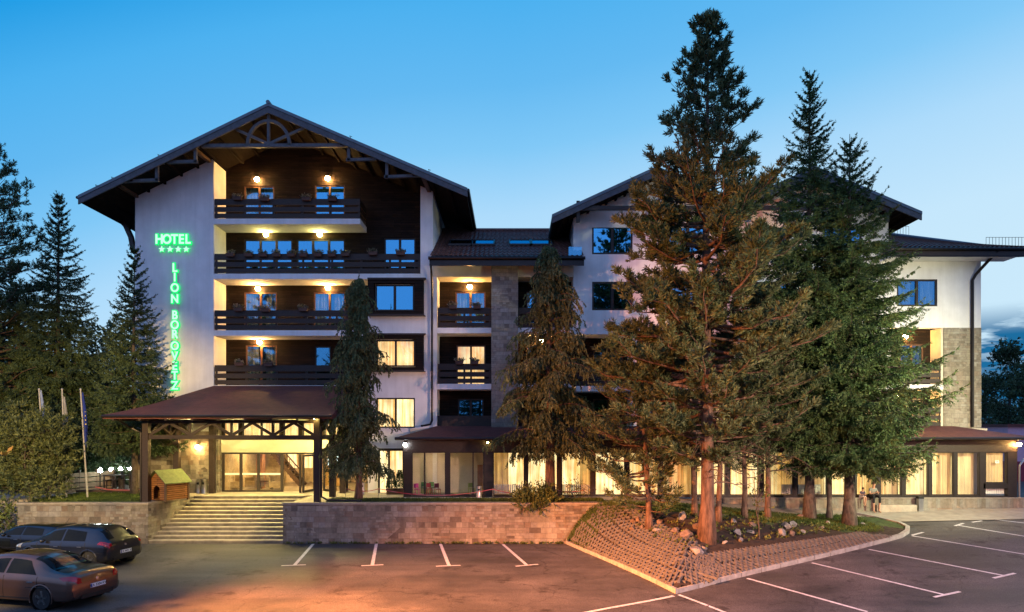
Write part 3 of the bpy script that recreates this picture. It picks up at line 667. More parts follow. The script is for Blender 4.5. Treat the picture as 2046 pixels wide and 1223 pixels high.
for px0, px1, yo in ((600, 612, 1.0), (628, 618, 1.0), (648, 676, .6)):       # door leaves standing open
    a, b = Vector((dx(px0), YD-.02, 0)), Vector((dx(px1), YD-yo, 0)); mb = MB()
    mb.bar(a+Vector((0,0,.06)), a+Vector((0,0,zt-.1)), .09); mb.bar(b+Vector((0,0,.06)), b+Vector((0,0,zt-.1)), .09)
    mb.bar(a+Vector((0,0,.1)), b+Vector((0,0,.1)), .06, .12); mb.bar(a+Vector((0,0,zt-.14)), b+Vector((0,0,zt-.14)), .06, .1)
    o = part(mb, 'entrance_door', 'frame')
    MB().quad(a+Vector((0,0,.16)), b+Vector((0,0,.16)), b+Vector((0,0,zt-.19)), a+Vector((0,0,zt-.19))).build('pane', M['glass_clear'], o)
# lobby behind it
part(MB().box(XE0-1, XE1+4, YD+.3, 42, -.05, -.005), 'lobby_floor', pbr('polished_lobby_floor', (.42,.33,.22), .25))
part(MB().box(XE0-1, XE1+2.2, 42, 42.2, 0, 2.7).box(XE0-.2, XE0, YD+.3, 42, 0, 2.7).box(XE1+2.2, XE1+2.4, 35.6, 42, 0, 2.7), 'lobby_wall', pbr('warm_lobby_wall', (.62,.47,.28), .8))
part(MB().box(XE0-1, XE1+2.3, YD+.26, 42, 2.62, 2.7), 'lobby_ceiling', 'plaster_warm')
part(MB().box(dx(484), dx(496), 37.5, 38, 0, 2.62).box(dx(602), dx(612), 37.8, 38.3, 0, 2.62), 'lobby_column', pbr('terracotta_column', (.48,.22,.11), .7))
mb = MB(); x0, x1 = dx(516), dx(556)                  # open staircase rising to the left
for k in range(13):
    x = x1-.1-k*.16; z = .18*(k+1); mb.box(x-.16, x+.16, 39.2, 40.2, z-.05, z)
mb.bar((x1+.05, 39.25, .0), (x1-2.0, 39.25, 2.35), .06, .22); mb.bar((x1+.05, 40.15, .0), (x1-2.0, 40.15, 2.35), .06, .22)
st = part(mb, 'lobby_staircase', 'wood_mid')
mb = MB(); mb.bar((x1, 39.2, .95), (x1-2.0, 39.2, 3.2), .05, .07)
for k in range(7): x = x1-k*.3; mb.bar((x, 39.2, .15+k*.34), (x, 39.2, .95+k*.34), .03)
mb.build('handrail', M['wood_mid'], st)
part(MB().box(dx(606), dx(640), 39.5, 40.2, 0, 1.1).box(dx(604), dx(642), 39.4, 40.3, 1.1, 1.16), 'reception_counter', pbr('yellow_wood_counter', (.60,.36,.10), .4))
for px, w, mm in ((472, .5, 'curtain_right'), (584, .55, 'curtain_bright'), (616, .5, 'curtain_bright'), (668, .8, 'lampglass_cold_soft'), (690, .4, 'curtain_bright')):
    if mm == 'lampglass_cold_soft': M[mm] = emit('lit_backlight_panel', (.8,1,.95), 2.5)
    x = PX(px, 41.9); part(MB().box(x-w/2, x+w/2, 41.93, 41.97, .9, 2.3), 'lobby_window', mm)

# ---- side entrance right of the canopy, a glowing sheet in place of the bright hall
part(MB().box(PX(755, 34.9), PX(806, 34.9), 34.93, 34.97, .03, 2.15), 'side_door_glow_sheet', 'curtain_bright')
mb = MB()
for px in (757, 777, 806): mb.box(PX(px, 34.8)-.05, PX(px, 34.8)+.05, 34.8, 34.9, 0, 2.2)
mb.box(PX(757, 34.8), PX(806, 34.8), 34.81, 34.89, 2.15, 2.28); part(mb, 'side_door', 'frame')


# ---------------------------------------------------------------- ground
YT = 30.1                                     # front face of the terrace walls
def plane_r(x, y): return -1.80+.02*(min(x, 40)-5)+.075*(min(max(y, 8), 34)-21)
def gz(x, y):
    t = sm(2.5, 8, x); z = -1.8*(1-t)+plane_r(x, y)*t
    if x < -21: z -= .25*sm(-21, -26, x)
    return z
def hit(px, py, fn=gz, y0=12, y1=60):
    y = y0
    while y < y1:
        p = P(px, py, y)
        if p.z <= fn(p.x, p.y): return Vector((p.x, p.y, fn(p.x, p.y)))
        y += .02
    return P(px, py, y1)
def asphalt():
    m, nt, out = new_mat('worn_asphalt'); L = nt.links.new
    b = nd(nt, 'ShaderNodeBsdfPrincipled'); L(b.outputs[0], out.inputs[0]); b.inputs['Specular IOR Level'].default_value = .35
    tc = nd(nt, 'ShaderNodeTexCoord'); v = tc.outputs['Object']
    n1 = nd(nt, 'ShaderNodeTexNoise', i_Scale=.33, i_Detail=7.0, i_Roughness=.62); L(v, n1.inputs['Vector'])
    r1 = ramp(nt, [(.32, (.040,.038,.037)), (.5, (.074,.069,.066)), (.68, (.118,.108,.100))]); L(n1.outputs[0], r1.inputs[0])
    n2 = nd(nt, 'ShaderNodeTexNoise', i_Scale=34.0, i_Detail=5.0); L(v, n2.inputs['Vector'])
    r2 = ramp(nt, [(.35, (.55,.55,.55)), (.65, (1.4,1.4,1.4))]); L(n2.outputs[0], r2.inputs[0])
    mu = nd(nt, 'ShaderNodeMix', data_type='RGBA', blend_type='MULTIPLY'); mu.inputs[0].default_value = 1; L(r1.outputs[0], mu.inputs[6]); L(r2.outputs[0], mu.inputs[7])
    # oil stains
    n3 = nd(nt, 'ShaderNodeTexNoise', i_Scale=.8, i_Detail=5.0, i_Roughness=.75); L(v, n3.inputs['Vector'])
    r3 = ramp(nt, [(.57, (1,1,1)), (.66, (.42,.40,.38))]); L(n3.outputs[0], r3.inputs[0])
    m3 = nd(nt, 'ShaderNodeMix', data_type='RGBA', blend_type='MULTIPLY'); m3.inputs[0].default_value = 1; L(mu.outputs[2], m3.inputs[6]); L(r3.outputs[0], m3.inputs[7])
    # swept tyre tracks
    mp = nd(nt, 'ShaderNodeMapping'); mp.inputs['Rotation'].default_value = (0,0,.6); mp.inputs['Scale'].default_value = (.12,1.1,1); L(v, mp.inputs[0])
    n4 = nd(nt, 'ShaderNodeTexNoise', i_Scale=1.2, i_Detail=4.0); L(mp.outputs[0], n4.inputs['Vector'])
    r4 = ramp(nt, [(.35, (.82,.82,.82)), (.65, (1.15,1.15,1.15))]); L(n4.outputs[0], r4.inputs[0])
    m4 = nd(nt, 'ShaderNodeMix', data_type='RGBA', blend_type='MULTIPLY'); m4.inputs[0].default_value = 1; L(m3.outputs[2], m4.inputs[6]); L(r4.outputs[0], m4.inputs[7])
    # fine cracks
    vo = nd(nt, 'ShaderNodeTexVoronoi', feature='DISTANCE_TO_EDGE', i_Scale=.35)
    nz = nd(nt, 'ShaderNodeTexNoise', i_Scale=1.5, i_Detail=4.0); L(v, nz.inputs['Vector'])
    ad = nd(nt, 'ShaderNodeVectorMath', operation='MULTIPLY_ADD'); L(nz.outputs['Color'], ad.inputs[0]); ad.inputs[1].default_value = (.8,.8,0); L(v, ad.inputs[2]); L(ad.outputs[0], vo.inputs['Vector'])
    rc = ramp(nt, [(0, (.35,.35,.35)), (.006, (1,1,1))]); L(vo.outputs['Distance'], rc.inputs[0])
    m5 = nd(nt, 'ShaderNodeMix', data_type='RGBA', blend_type='MULTIPLY'); m5.inputs[0].default_value = .9; L(m4.outputs[2], m5.inputs[6]); L(rc.outputs[0], m5.inputs[7])
    L(m5.outputs[2], b.inputs['Base Color'])
    rr = ramp(nt, [(.3, (.55,)*3), (.7, (.8,)*3)]); L(n1.outputs[0], rr.inputs[0]); L(rr.outputs[0], b.inputs['Roughness'])
    bp = nd(nt, 'ShaderNodeBump', i_Strength=.35, i_Distance=.006); L(n2.outputs[0], bp.inputs['Height']); L(bp.outputs[0], b.inputs['Normal'])
    return m
M['asphalt'] = asphalt()
M['soil'] = pbr('forest_soil', (.040,.027,.018), .95, var=.5, scale=5, bump=.8, bscale=25)
M['turf'] = pbr('short_turf', (.045,.070,.018), .95, var=.5, scale=3, bump=.8, bscale=40)
M['line'] = pbr('worn_white_line_paint', (.62,.60,.58), .7, var=.35, scale=7)
M['kerb'] = pbr('concrete_kerb', (.36,.34,.30), .85, var=.3, scale=4, bump=.4)
xs = sorted(set(list(np.linspace(-60, 60, 121))+[-600,-300,-150,-90,90,150,300,600])); ys = sorted(set(list(np.linspace(-20, 60, 81))+[-400,-200,-80,-40,80,120,200,400,900]))
V = np.array([(x, y, gz(x, y)) for y in ys for x in xs]); nx = len(xs)
Q = np.array([(j*nx+i, j*nx+i+1, (j+1)*nx+i+1, (j+1)*nx+i) for j in range(len(ys)-1) for i in range(nx-1)])
tag(np_mesh('ground', V, Q, M['asphalt'], smooth=True), 'worn dark asphalt of the hotel car park', 'ground', kind='structure')

# terrace, steps and retaining walls
def struct(mb, name, m, label, cat, **k): return tag(mb.build(name, M[m], **k), label, cat, kind='structure')
XSL0, XSL1, XSR = -16.05, -15.55, -10.1
mb = MB()
mb.prism([(-21.7, YT+.32), (XSL0-.3, YT+.32), (XSL1-.3, 33.7), (-9.8, 33.7), (-9.8, YT+.32), (4.5, YT+.32), (4.5, 36), (-60, 36), (-60, 31.5), (-21.7, 31.5)], -1.9, -.004, axis='z')
struct(mb, 'terrace', 'paving', 'pale stone paved hotel terrace above the car park', 'terrace')
tb = thing('staircase', (-13, YT, -1.8), 'broad flight of twelve stone steps up to the hotel entrance', 'steps')
for i in range(12):
    y = YT+.02+.3*i; t = i/12; xl = XSL0+(XSL1-XSL0)*t; z = -1.8+.15*(i+1)
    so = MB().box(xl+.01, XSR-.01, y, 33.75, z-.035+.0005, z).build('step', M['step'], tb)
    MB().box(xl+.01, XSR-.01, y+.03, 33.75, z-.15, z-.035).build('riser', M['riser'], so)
lw = thing('retaining_wall', (-18.9, YT, -1.8), 'long sandstone retaining wall left of the steps behind the parked cars', 'wall')
MB().prism([(-21.8, YT), (XSL0, YT), (XSL1, 33.9), (XSL1-.3, 33.9), (XSL0-.3, YT+.3), (-21.8, YT+.3)], -2.3, -.07, axis='z').build('wall', M['stone'], lw)
MB().prism([(-21.83, YT-.03), (XSL0+.03, YT-.03), (XSL1+.03, 33.9), (XSL1-.33, 33.9), (XSL0-.33, YT+.33), (-21.83, YT+.33)], -.069, .01, axis='z').build('coping', M['coping'], lw)
mb = MB()
for t, z in ((.27, -1.45), (.52, -.93), (.79, -.36)):
    x = XSL0+(XSL1-XSL0)*t+.004; y = YT+3.8*t; mb.bar((x, y-.09, z), (x, y+.09, z), .03, .1)
mb.build('step_light', M['black'], lw)
rw = thing('retaining_wall', (-3, YT, -1.8), 'long sandstone retaining wall right of the steps with a bush hanging over it', 'wall')
MB().box(XSR, 4.6, YT, YT+.3, -2.1, -.07).box(XSR, XSR+.3, YT+.302, 33.7, -1.9, -.07).build('wall', M['stone'], rw)
MB().box(XSR-.03, 4.6, YT-.03, YT+.33, -.069, .01).build('coping', M['coping'], rw)

# grass strip on the terrace edge and lawn on the left
def yardz(x, y): t = sm(5.0, 17, x); return -.01*(1-t)+(plane_r(x, y)+.03)*t
mb = MB().box(-8.3, 4.2, YT+.34, 31.25, -.004, .035); struct(mb, 'grass_verge', 'turf', 'strip of turf along the top of the right wall', 'lawn')
mb = MB().box(-21.6, -16.6, YT+.34, 34.6, -.004, .035); struct(mb, 'lawn', 'turf', 'small lawn with flagpoles above the left wall', 'lawn')
# path in front of the veranda
xs = np.linspace(3.0, 34, 63); ys = np.linspace(30.2, 33.4, 9)
V = np.array([(x, y, yardz(x, y)+.004+(.03 if x < 17 else 0)) for y in ys for x in xs]); nx = len(xs)
Q = np.array([(j*nx+i, j*nx+i+1, (j+1)*nx+i+1, (j+1)*nx+i) for j in range(len(ys)-1) for i in range(nx-1)])
tag(np_mesh('path', V, Q, M['paving'], smooth=True), 'pale paved path along the foot of the veranda', 'path', kind='structure')
# plinth of the veranda, low at the left and knee-high at the right
pl = thing('plinth', (18, YP, -.5), 'low stone plinth under the right end of the veranda', 'plinth')
x0, x1 = PX(1395, YP), PX(2043, YP)
MB().box(x0, x1, YP-.18, YP-.002, -1.0, -.055).build('wall', stone('plinth_cladding', [(.20,.18,.14),(.28,.25,.20),(.24,.24,.21),(.30,.24,.18)], .36, .9), pl)
MB().box(x0-.02, x1+.02, YP-.22, YP+.0, -.054, -.02).build('coping', M['coping'], pl)
MB().box(PX(1751, 32.4), PX(1830, 32.4), 32.3, YP-.19, -1.0, -.33).build('step', M['step'], pl)

# planted island: kerb, mound, lattice pavers
A = Vector((2.36, YT-.02)); Cc = hit(1350, 1187); Cc = Vector((Cc.x, Cc.y))
def h2(px, py): q = hit(px, py); return Vector((q.x, q.y))
front = [Cc, h2(1440, 1164), h2(1560, 1135), h2(1690, 1104), h2(1770, 1084)]
bend = [h2(1803, 1075), h2(1817, 1066), h2(1818, 1058), h2(1800, 1049), h2(1762, 1040), h2(1715, 1031)]
last = Vector((bend[-1].x, min(bend[-1].y, 30.9)))
outline = [A]+[A.lerp(Cc, t) for t in (.25, .5, .75)]+front+bend
def seg_d(p, a, b):
    ab = b-a; t = max(0, min(1, (p-a).dot(ab)/ab.length_squared)); q = a+ab*t; return (p-q).length, q
segs = list(zip(outline[:-1], outline[1:]))
def edge_d(p):
    best = (1e9, None)
    for a, b in segs:
        d = seg_d(p, a, b)
        if d[0] < best[0]: best = d
    return best
poly = outline+[Vector((outline[-1].x-.3, 31.0)), Vector((2.4, 31.0))]
def inside(p):
    c = False; n = len(poly)
    for i in range(n):
        a, b = poly[i], poly[(i+1) % n]
        if (a.y > p.y) != (b.y > p.y) and p.x < (b.x-a.x)*(p.y-a.y)/(b.y-a.y)+a.x: c = not c
    return c
def iz(x, y):
    p = Vector((x, y)); d, q = edge_d(p); z0 = gz(q.x, q.y)+.10; top = yardz(x, 30.9)-.03-.05*max(0, 29-y)
    t = min(1, d/(4.2-2.6*sm(25, 30, y)*(1-sm(5, 8, x)))); s = 1-(1-t)**1.8
    return z0+max(0, top-z0)*s
rng = np.random.default_rng(5)
xs = np.linspace(2.2, 19, 150); ys = np.linspace(20.8, 31, 100)
ins = np.array([[inside(Vector((x, y))) for x in xs] for y in ys])
zz = np.zeros((len(ys), len(xs)))
for j, y in enumerate(ys):
    for i, x in enumerate(xs):
        if ins[j, i]: zz[j, i] = iz(x, y)+rng.normal(0, .012)
ids = -np.ones(ins.shape, int); V = []; 
for j in range(len(ys)):
    for i in range(len(xs)):
        if ins[j, i]: ids[j, i] = len(V); V.append((xs[i], ys[j], zz[j, i]))
Qs, Qg = [], []
for j in range(len(ys)-1):
    for i in range(len(xs)-1):
        q = (ids[j,i], ids[j,i+1], ids[j+1,i+1], ids[j+1,i])
        if min(q) < 0: continue
        lim = 28.2+.5*math.sin(xs[i]*1.7)+.3*math.sin(xs[i]*4.1)
        (Qg if ys[j] > lim else Qs).append(q)
V = np.array(V)
tag(np_mesh('mound_soil', V, np.array(Qs), M['soil'], smooth=True), 'bare brown soil mound of the planted island', 'soil', kind='structure')
tag(np_mesh('mound_lawn', V, np.array(Qg), M['turf'], smooth=True), 'grass at the back of the planted island', 'lawn', kind='structure')
kb = MB(); n = len(outline); off = []
for i in range(n):
    a = outline[max(0, i-1)]; b = outline[min(n-1, i+1)]; d = (b-a).normalized(); nn = Vector((d.y, -d.x))
    off.append(nn if nn.dot(outline[i]-Vector((9, 27))) > 0 else -nn)
for i in range(n-1):
    for k in range(max(1, round((outline[i+1]-outline[i]).length/1.0))):
        m_ = max(1, round((outline[i+1]-outline[i]).length/1.0)); t0, t1 = k/m_+.004, (k+1)/m_-.004
        p = outline[i].lerp(outline[i+1], t0); q = outline[i].lerp(outline[i+1], t1); na = off[i].lerp(off[i+1], t0); nb = off[i].lerp(off[i+1], t1)
        za, zb_ = gz(p.x, p.y), gz(q.x, q.y); j = random.uniform(-.008, .008)
        v = [(p.x,p.y,za-.1),(q.x,q.y,zb_-.1),(q.x,q.y,zb_+.15+j),(p.x,p.y,za+.15+j)]
        pa, qa = p-na*.16, q-nb*.16
        v += [(pa.x,pa.y,za-.1),(qa.x,qa.y,zb_-.1),(qa.x,qa.y,zb_+.15+j),(pa.x,pa.y,za+.15+j)]
        kb.add(v, [(0,1,2,3),(7,6,5,4),(3,2,6,7),(0,3,7,4),(1,5,6,2)])
struct(kb, 'kerb', 'kerb', 'concrete kerb round the planted island', 'kerb')
def lattice(u0, u1, pth, rows, inset, name, label):
    """open concrete grass pavers laid on the slope along a kerb line; pth(s)->(point, inward normal)"""
    mb = MB(); a, b, w, hh = .78, .56, .050, .085
    def pos(u, v, lift=0):
        p, nn = pth(u); q = p+nn*v; return Vector((q.x, q.y, iz(q.x, q.y)+lift))
    def strip(p0, p1):
        (ua, va), (ub, vb_) = p0, p1
        P0, P1 = pos(ua, va), pos(ub, vb_); d = P1-P0
        if d.length < .01: return
        mb.bar(P0+Vector((0,0,.03)), P1+Vector((0,0,.03)), w, hh)
    for r in range(rows):
        u = u0+(r % 2)*a*.5
        while u+a < u1:
            v0 = inset+r*(b+.015); j = random.uniform(-.01, .01); e = .03
            U = lambda t: u+e+(a-2*e)*t; Vv = lambda t: v0+e+(b-2*e)*t+j
            # zigzag lattice: three rising and three falling bars, tips joined in pairs
            for k in range(-1, 3):
                for sgn in (0, 1):
                    t0, t1, q0, q1 = k/3, (k+2)/3, 0.0, 1.0
                    if t0 < 0: q0 = -t0/(t1-t0); t0 = 0
                    if t1 > 1: q1 = (1-t0)/(t1-t0) if k >= 0 else 1; t1 = 1
                    if q0 >= q1: continue
                    A0, B0 = (U(t0), Vv(q0)), (U(t1), Vv(q1))
                    if sgn: A0, B0 = (U(t0), Vv(1-q0)), (U(t1), Vv(1-q1))
                    strip(A0, B0)
            for (t, q) in ((.0, .5), (1., .5)): strip((U(t), Vv(q-.1)), (U(t), Vv(q+.1)))
            for t in (1/3, 2/3, 0.0, 1.0):
                for q in (0., 1.):
                    if t in (0.0, 1.0): continue
                    strip((U(t-.06), Vv(q)), (U(t+.06), Vv(q)))
            u += a+.012
    o = mb.build(name, M['paver']); tag(o, label, 'pavers', kind='structure'); return o
M['paver'] = pbr('grass_paver_concrete', (.125,.115,.105), .9, var=.3, scale=4, bump=.5)
LA = (A-Cc).length; dA = (A-Cc).normalized(); nA = Vector((dA.y, -dA.x))
if nA.dot(Vector((9, 27))-Cc) < 0: nA = -nA
lattice(.35, LA-.5, lambda u: (Cc+dA*u, nA), 4, .03, 'paver_slope', 'lattice grass pavers on the left slope of the island')
fp = front+bend[:1]; cum = [0]
for a, b in zip(fp[:-1], fp[1:]): cum.append(cum[-1]+(b-a).length)
def fpath(u):
    for i in range(len(fp)-1):
        if u <= cum[i+1] or i == len(fp)-2:
            d = (fp[i+1]-fp[i]).normalized(); nn = Vector((-d.y, d.x)); return fp[i]+d*(u-cum[i]), nn
lattice(.75, cum[-1]-.3, fpath, 2, .03, 'paver_slope', 'lattice grass pavers along the front right kerb of the island')

# painted bay lines
def ground_strip(p, q, w=.1, lift=.006):
    d = Vector((q[0]-p[0], q[1]-p[1])); ln = d.length; d.normalize(); nn = Vector((-d.y, d.x))*w/2; k = max(2, int(ln/.5)); v = []; f = []
    for i in range(k+1):
        c = Vector((p[0], p[1]))+d*ln*i/k
        for s in (1, -1): e = c+nn*s; v.append((e.x, e.y, gz(e.x, e.y)+lift))
    for i in range(k): f.append((2*i, 2*i+1, 2*i+3, 2*i+2))
    return v, f
def bay_line(label, a, b, t0=None, t1=None, w=.11):
    mb = MB(); pa, pb = hit(*a), hit(*b); mb.add(*ground_strip(pa, pb, w))
    if t0: mb.add(*ground_strip(hit(*t0), hit(*t1), w, .010))
    tag(mb.build('bay_line', M['line'], origin=(pa.x, pa.y, pa.z)), label, 'parking line', 'painted parking bay lines')
G4 = ((626,1087,588,1130,562,1131,611,1129,'T shaped white bay line nearest the foot of the steps'), (752,1087,744,1129,722,1131,766,1129,'T shaped white bay line in the left bays, second from the steps'),
      (880,1087,897,1130,871,1132,920,1130,'T shaped white bay line leaning right, third from the steps'), (1005,1088,1052,1129,1030,1132,1076,1128,'T shaped white bay line nearest the lattice slope below the long wall'))
for a in G4: bay_line(a[8], a[:2], a[2:4], a[4:6], a[6:8], .13)
bay_line('long white line from the island corner towards the lower left', (1346,1191), (1090,1240), w=.13)
bay_line('long white bay line from the sharp island corner to the lower right', (1356,1189), (1480,1237))
bay_line('white bay line from the kerb leaving the photo at the bottom', (1493,1156), (1733,1223))
bay_line('T ended white bay line nearest the bottom right', (1622,1125), (1892,1190), (1866,1194), (1918,1183))
bay_line('T ended white bay line from the middle of the front kerb', (1736,1098), (2008,1151), (1985,1156), (2028,1146))
bay_line('long white bay line from the rounded end of the island', (1822,1071), (2060,1110), (1822,1070), (1845,1064))
bay_line('faint white bay line beyond the rounded kerb end', (1915,1050), (2060,1074))
bay_line('farthest thin white bay line below the veranda end', (1985,1038), (2060,1047))
for a, b, l in (((1908,1051), (1925,1046), 'nearest'), ((1942,1044), (1962,1041), 'second'), ((1978,1038), (1998,1034), 'third'), ((2014,1032), (2034,1029), 'farthest')):
    bay_line(l+' short white dash of the broken line at the right', a, b)

# ---------------------------------------------------------------- entrance canopy
cn = thing('entrance_canopy', (-12.5, 31, 0), 'timber entrance canopy on posts with trusses and a red brown hipped roof', 'canopy')
ex0, ex1, ey, ezz = PX(205, 28.9), PX(664, 28.9), 28.9, 3.86
def cr(a, b, ct, n=10):
    """one roof face as a slightly bell-cast sheet between eave a-b and a top edge"""
    a, b, (c, d) = Vector(a), Vector(b), map(Vector, ct)
    def fn(u, v):
        p = (a*(1-u)+b*u)*(1-v)+(c*(1-u)+d*u)*v; p.z -= .18*math.sin(math.pi*v)*(1-v); return p
    return fn
T0, T1 = Vector((PX(427, 34.9), 34.9, 5.48)), Vector((-8.2, 34.9, 5.48))
rb_ = MB(); rb_.grid(cr((ex0,ey,ezz),(ex1,ey,ezz),(T0,T1)), 20, 8); rb_.grid(cr((ex0,34.9,ezz),(ex0,ey,ezz),(T0,T0)), 6, 8); rb_.grid(cr((ex1,ey,ezz),(ex1,34.9,ezz),(T1,T1)), 6, 8)
crf = rb_.build('roof', M['canopy_roof'], cn, smooth=False)
MB().box(ex0, ex1, ey, ey+.03, ezz-.17, ezz-.003).box(ex0, ex0+.03, ey+.031, 34.9, ezz-.17, ezz-.003).box(ex1-.03, ex1, ey+.031, 34.9, ezz-.17, ezz-.003).build('fascia', M['canopy_roof'], crf)
MB().box(ex0+.03, ex1-.03, ey+.031, 34.85, ezz-.10, ezz-.05).build('ceiling', M['wood_mid'], crf)
MB().tube([(ex0, ey-.07, ezz-.06), (ex1, ey-.07, ezz-.06)], .06).build('gutter', M['gutter'], crf)
xa, xb, yc, yr = PX(270, 29.6), PX(622, 29.6), 29.6, 34.6
yc2 = YT+.42
zc0, zc1 = 2.9, 3.6
for (x, y) in ((xa, yc2), (xb, yc2), (xa, 33.3), (xb+.05, 32.9), (xb+.05, 34.9), (XL1+.02, 34.8)):
    MB().box(x-.13, x+.13, y-.13, y+.13, .0, ezz-.11).build('post', M['wood'], cn)
def truss(p, q, nb, side=False):
    mb = MB(); p, q = Vector(p), Vector(q); up = Vector((0,0,1))
    mb.bar(p+up*zc0, q+up*zc0, .16, .17); mb.bar(p+up*zc1, q+up*zc1, .14, .16)
    for k in range(nb):
        a = p.lerp(q, k/nb); b = p.lerp(q, (k+1)/nb); m_ = p.lerp(q, (k+.5)/nb); s = .0 if not side else 0
        mb.bar(a+up*(zc0+.08), m_+up*(zc1-.06), .1, .12); mb.bar(b+up*(zc0+.08), m_+up*(zc1-.06), .1, .12)
        if k: mb.bar(a+up*zc0, a+up*zc1, .11, .13)
    mb.build('truss', M['wood'], cn)
truss((xa+.13, yc2, 0), (xb-.13, yc2, 0), 4); truss((xa, yc2+.13, 0), (xa, 34.6, 0), 2); truss((xb+.03, yc2+.13, 0), (xb+.05, 34.8, 0), 2)
mb = MB()
for k in range(9): x = ex0+.4+(ex1-ex0-.8)*k/8; mb.box(x-.05, x+.05, ey+.06, 34.8, ezz-.24, ezz-.101)
mb.build('rafters', M['wood'], cn)
mb = MB(); mb.tube([(ex0+.5, ey+.1, ezz-.15), (xa-.55, yc2-.25, 3.3), (xa-.19, yc2-.1, 3.1), (xa-.19, yc2-.1, .05)], .05); mb.tube([(xb+.2, yc2-.1, 3.4), (xb+.2, yc2-.1, .25), (xb+.45, yc2-.05, .1), (xb+2.0, YT+.35, .06)], .05); mb.build('downpipe', M['gutter'], cn)

# ---------------------------------------------------------------- neon signs
GREEN = emit('green_neon_edge', (.0,.85,.17), 1.35); CORE = emit('pale_green_lit_letter_face', (.48,1.0,.66), 1.35)
def letter(ch, cx, cz, h, parent, bold=.012, y=34.9):
    def mk(off, ext, m, nm, yy, par):
        c = bpy.data.curves.new('tmp', 'FONT'); c.body = ch; c.align_x = 'CENTER'; c.size = h/.69; c.offset = off; c.extrude = ext
        o = bpy.data.objects.new('tmp', c); COL.objects.link(o); dg = bpy.context.evaluated_depsgraph_get()
        me = bpy.data.meshes.new_from_object(o.evaluated_get(dg)); bpy.data.objects.remove(o)
        me.transform(Matrix.Translation(Vector((cx, yy, cz-h/2))-WL[parent.name]) @ Matrix.Rotation(math.pi/2, 4, 'X') @ Matrix.Scale(.86, 4, (1,0,0)))
        me.materials.clear(); me.materials.append(m)
        r = bpy.data.objects.new(nm, me); COL.objects.link(r); r.parent = par; WL[r.name] = WL[parent.name]; return r
    l = mk(bold, .02, CORE, 'letter', y-.05, parent); mk(bold+.048, .02, GREEN, 'letter_edge', y, l)
def star(cx, cz, r, parent, y=34.9):
    def mk(rr, yy, m, nm, par):
        pts = [(cx+math.sin(k*math.pi/5)*(rr if k % 2 == 0 else rr*.45), cz+math.cos(k*math.pi/5)*(rr if k % 2 == 0 else rr*.45)) for k in range(10)]
        return MB().prism(pts, yy-.02, yy+.02).build(nm, m, par)
    s = mk(r, y-.05, CORE, 'star', parent); mk(r+.035, y, GREEN, 'star_edge', s)
s1 = thing('neon_sign', (PX(348, 34.9), 34.95, PZ(480, 34.9)), 'green lit horizontal word HOTEL with four stars on the white gable wall', 'sign')
for ch, px in zip('HOTEL', (319, 334.5, 349.5, 363, 376)): letter(ch, PX(px, 34.9), PZ(478, 34.9), .46, s1, .018)
for px in (324, 340.5, 357, 373): star(PX(px, 34.9), PZ(498.5, 34.9), .16, s1)
s2 = thing('neon_sign', (PX(350, 34.9), 34.95, PZ(650, 34.9)), 'tall vertical column of twelve green lit letters on the white gable wall', 'sign')
for ch, py in zip('LIONBOROVETZ', (535, 554, 575, 597, 629.5, 649, 667.5, 691, 711, 731, 750, 770)): letter(ch, PX(350, 34.9), PZ(py, 34.9), .42, s2, .014)
MB().box(PX(346, 34.9), PX(354, 34.9), 34.93, 34.985, PZ(778, 34.9), PZ(526, 34.9)).build('mounting_rail', M['white_paint'], s2)

# ---------------------------------------------------------------- lamps
def lamp_proto(name, m, r):
    t = local_thing(name, 'lamp', 'wall lamp'); mb = MB().box(-.05, .05, -.03, .02, -.02, .1); mb.bar((0,-.02,.04), (0,-r*.9,.04), .03); mb.lathe([(.0, .16), (r*.8, .13), (r*.8, .10)], (0,-r*1.0,-.02))
    mb.build('bracket', M['black'], t); MB().ball((0,-r*1.0,0), r, sc=(1,1,.95)).build('lit_globe', M[m], t, smooth=True); return t
LG = 'lit balcony and wall lamps of the hotel'
protos = {}
def lamp(px, py, ywall, label, m='lampglass', r=.125):
    k = (m, r)
    if k not in protos: o = lamp_proto('wall_lamp', m, r); protos[k] = o
    else: o = copy_tree(protos[k])
    o.location = P(px, py, ywall-.03); tag(o, label, 'wall lamp', LG)
lamp(515, 360, YW, 'lit globe lamp over the left door of the top balcony under the gable'); lamp(656, 358, YW, 'lit globe lamp over the right door of the top balcony under the gable')
lamp(533, 470, YW, 'yellowish lit lamp over the left triple windows of the flower box balcony', 'lampglass_yellow'); lamp(640, 470, YW, 'yellowish lit lamp over the right triple windows of the flower box balcony', 'lampglass_yellow')
lamp(517, 578, YW, 'left lit lamp of the middle balcony, second one up in the left gable block'); lamp(656, 576, YW, 'right lit lamp of the middle balcony beside the thuja tip')
lamp(520, 685, YW, 'lit lamp of the lowest balcony just above the entrance canopy roof')
lamp(939, 574, YKW+.01, 'lit lamp on the upper balcony left of the stone pillar in the link block'); lamp(1081, 681, YKW+.01, 'lit lamp right of the stone pillar partly behind the dark thuja')
lamp(1807, 673, 35.9, 'lit lamp in the far right loggia beside the stone pier'); lamp(1557, 786, YR, 'lit lamp glimpsed between pine and spruce in the lower loggia')
lamp(1790, 790, 35.9, 'lit lamp in the lowest loggia behind the spruce branches'); lamp(1650, 785, YR, 'lit lamp in the lower loggia behind the tall spruce'); lamp(1480, 673, YR, 'lit lamp in the loggia hidden deep behind the big pine')
lamp(810, 889, YP, 'cold white lit lamp on the left corner of the veranda', 'lampglass_cold', .09); lamp(975, 885, YP, 'small yellow spot lamp over the dark veranda post', 'lampglass_yellow', .05)
lamp(2033, 888, YP, 'lit lamp on the right end of the veranda', 'lampglass', .10)
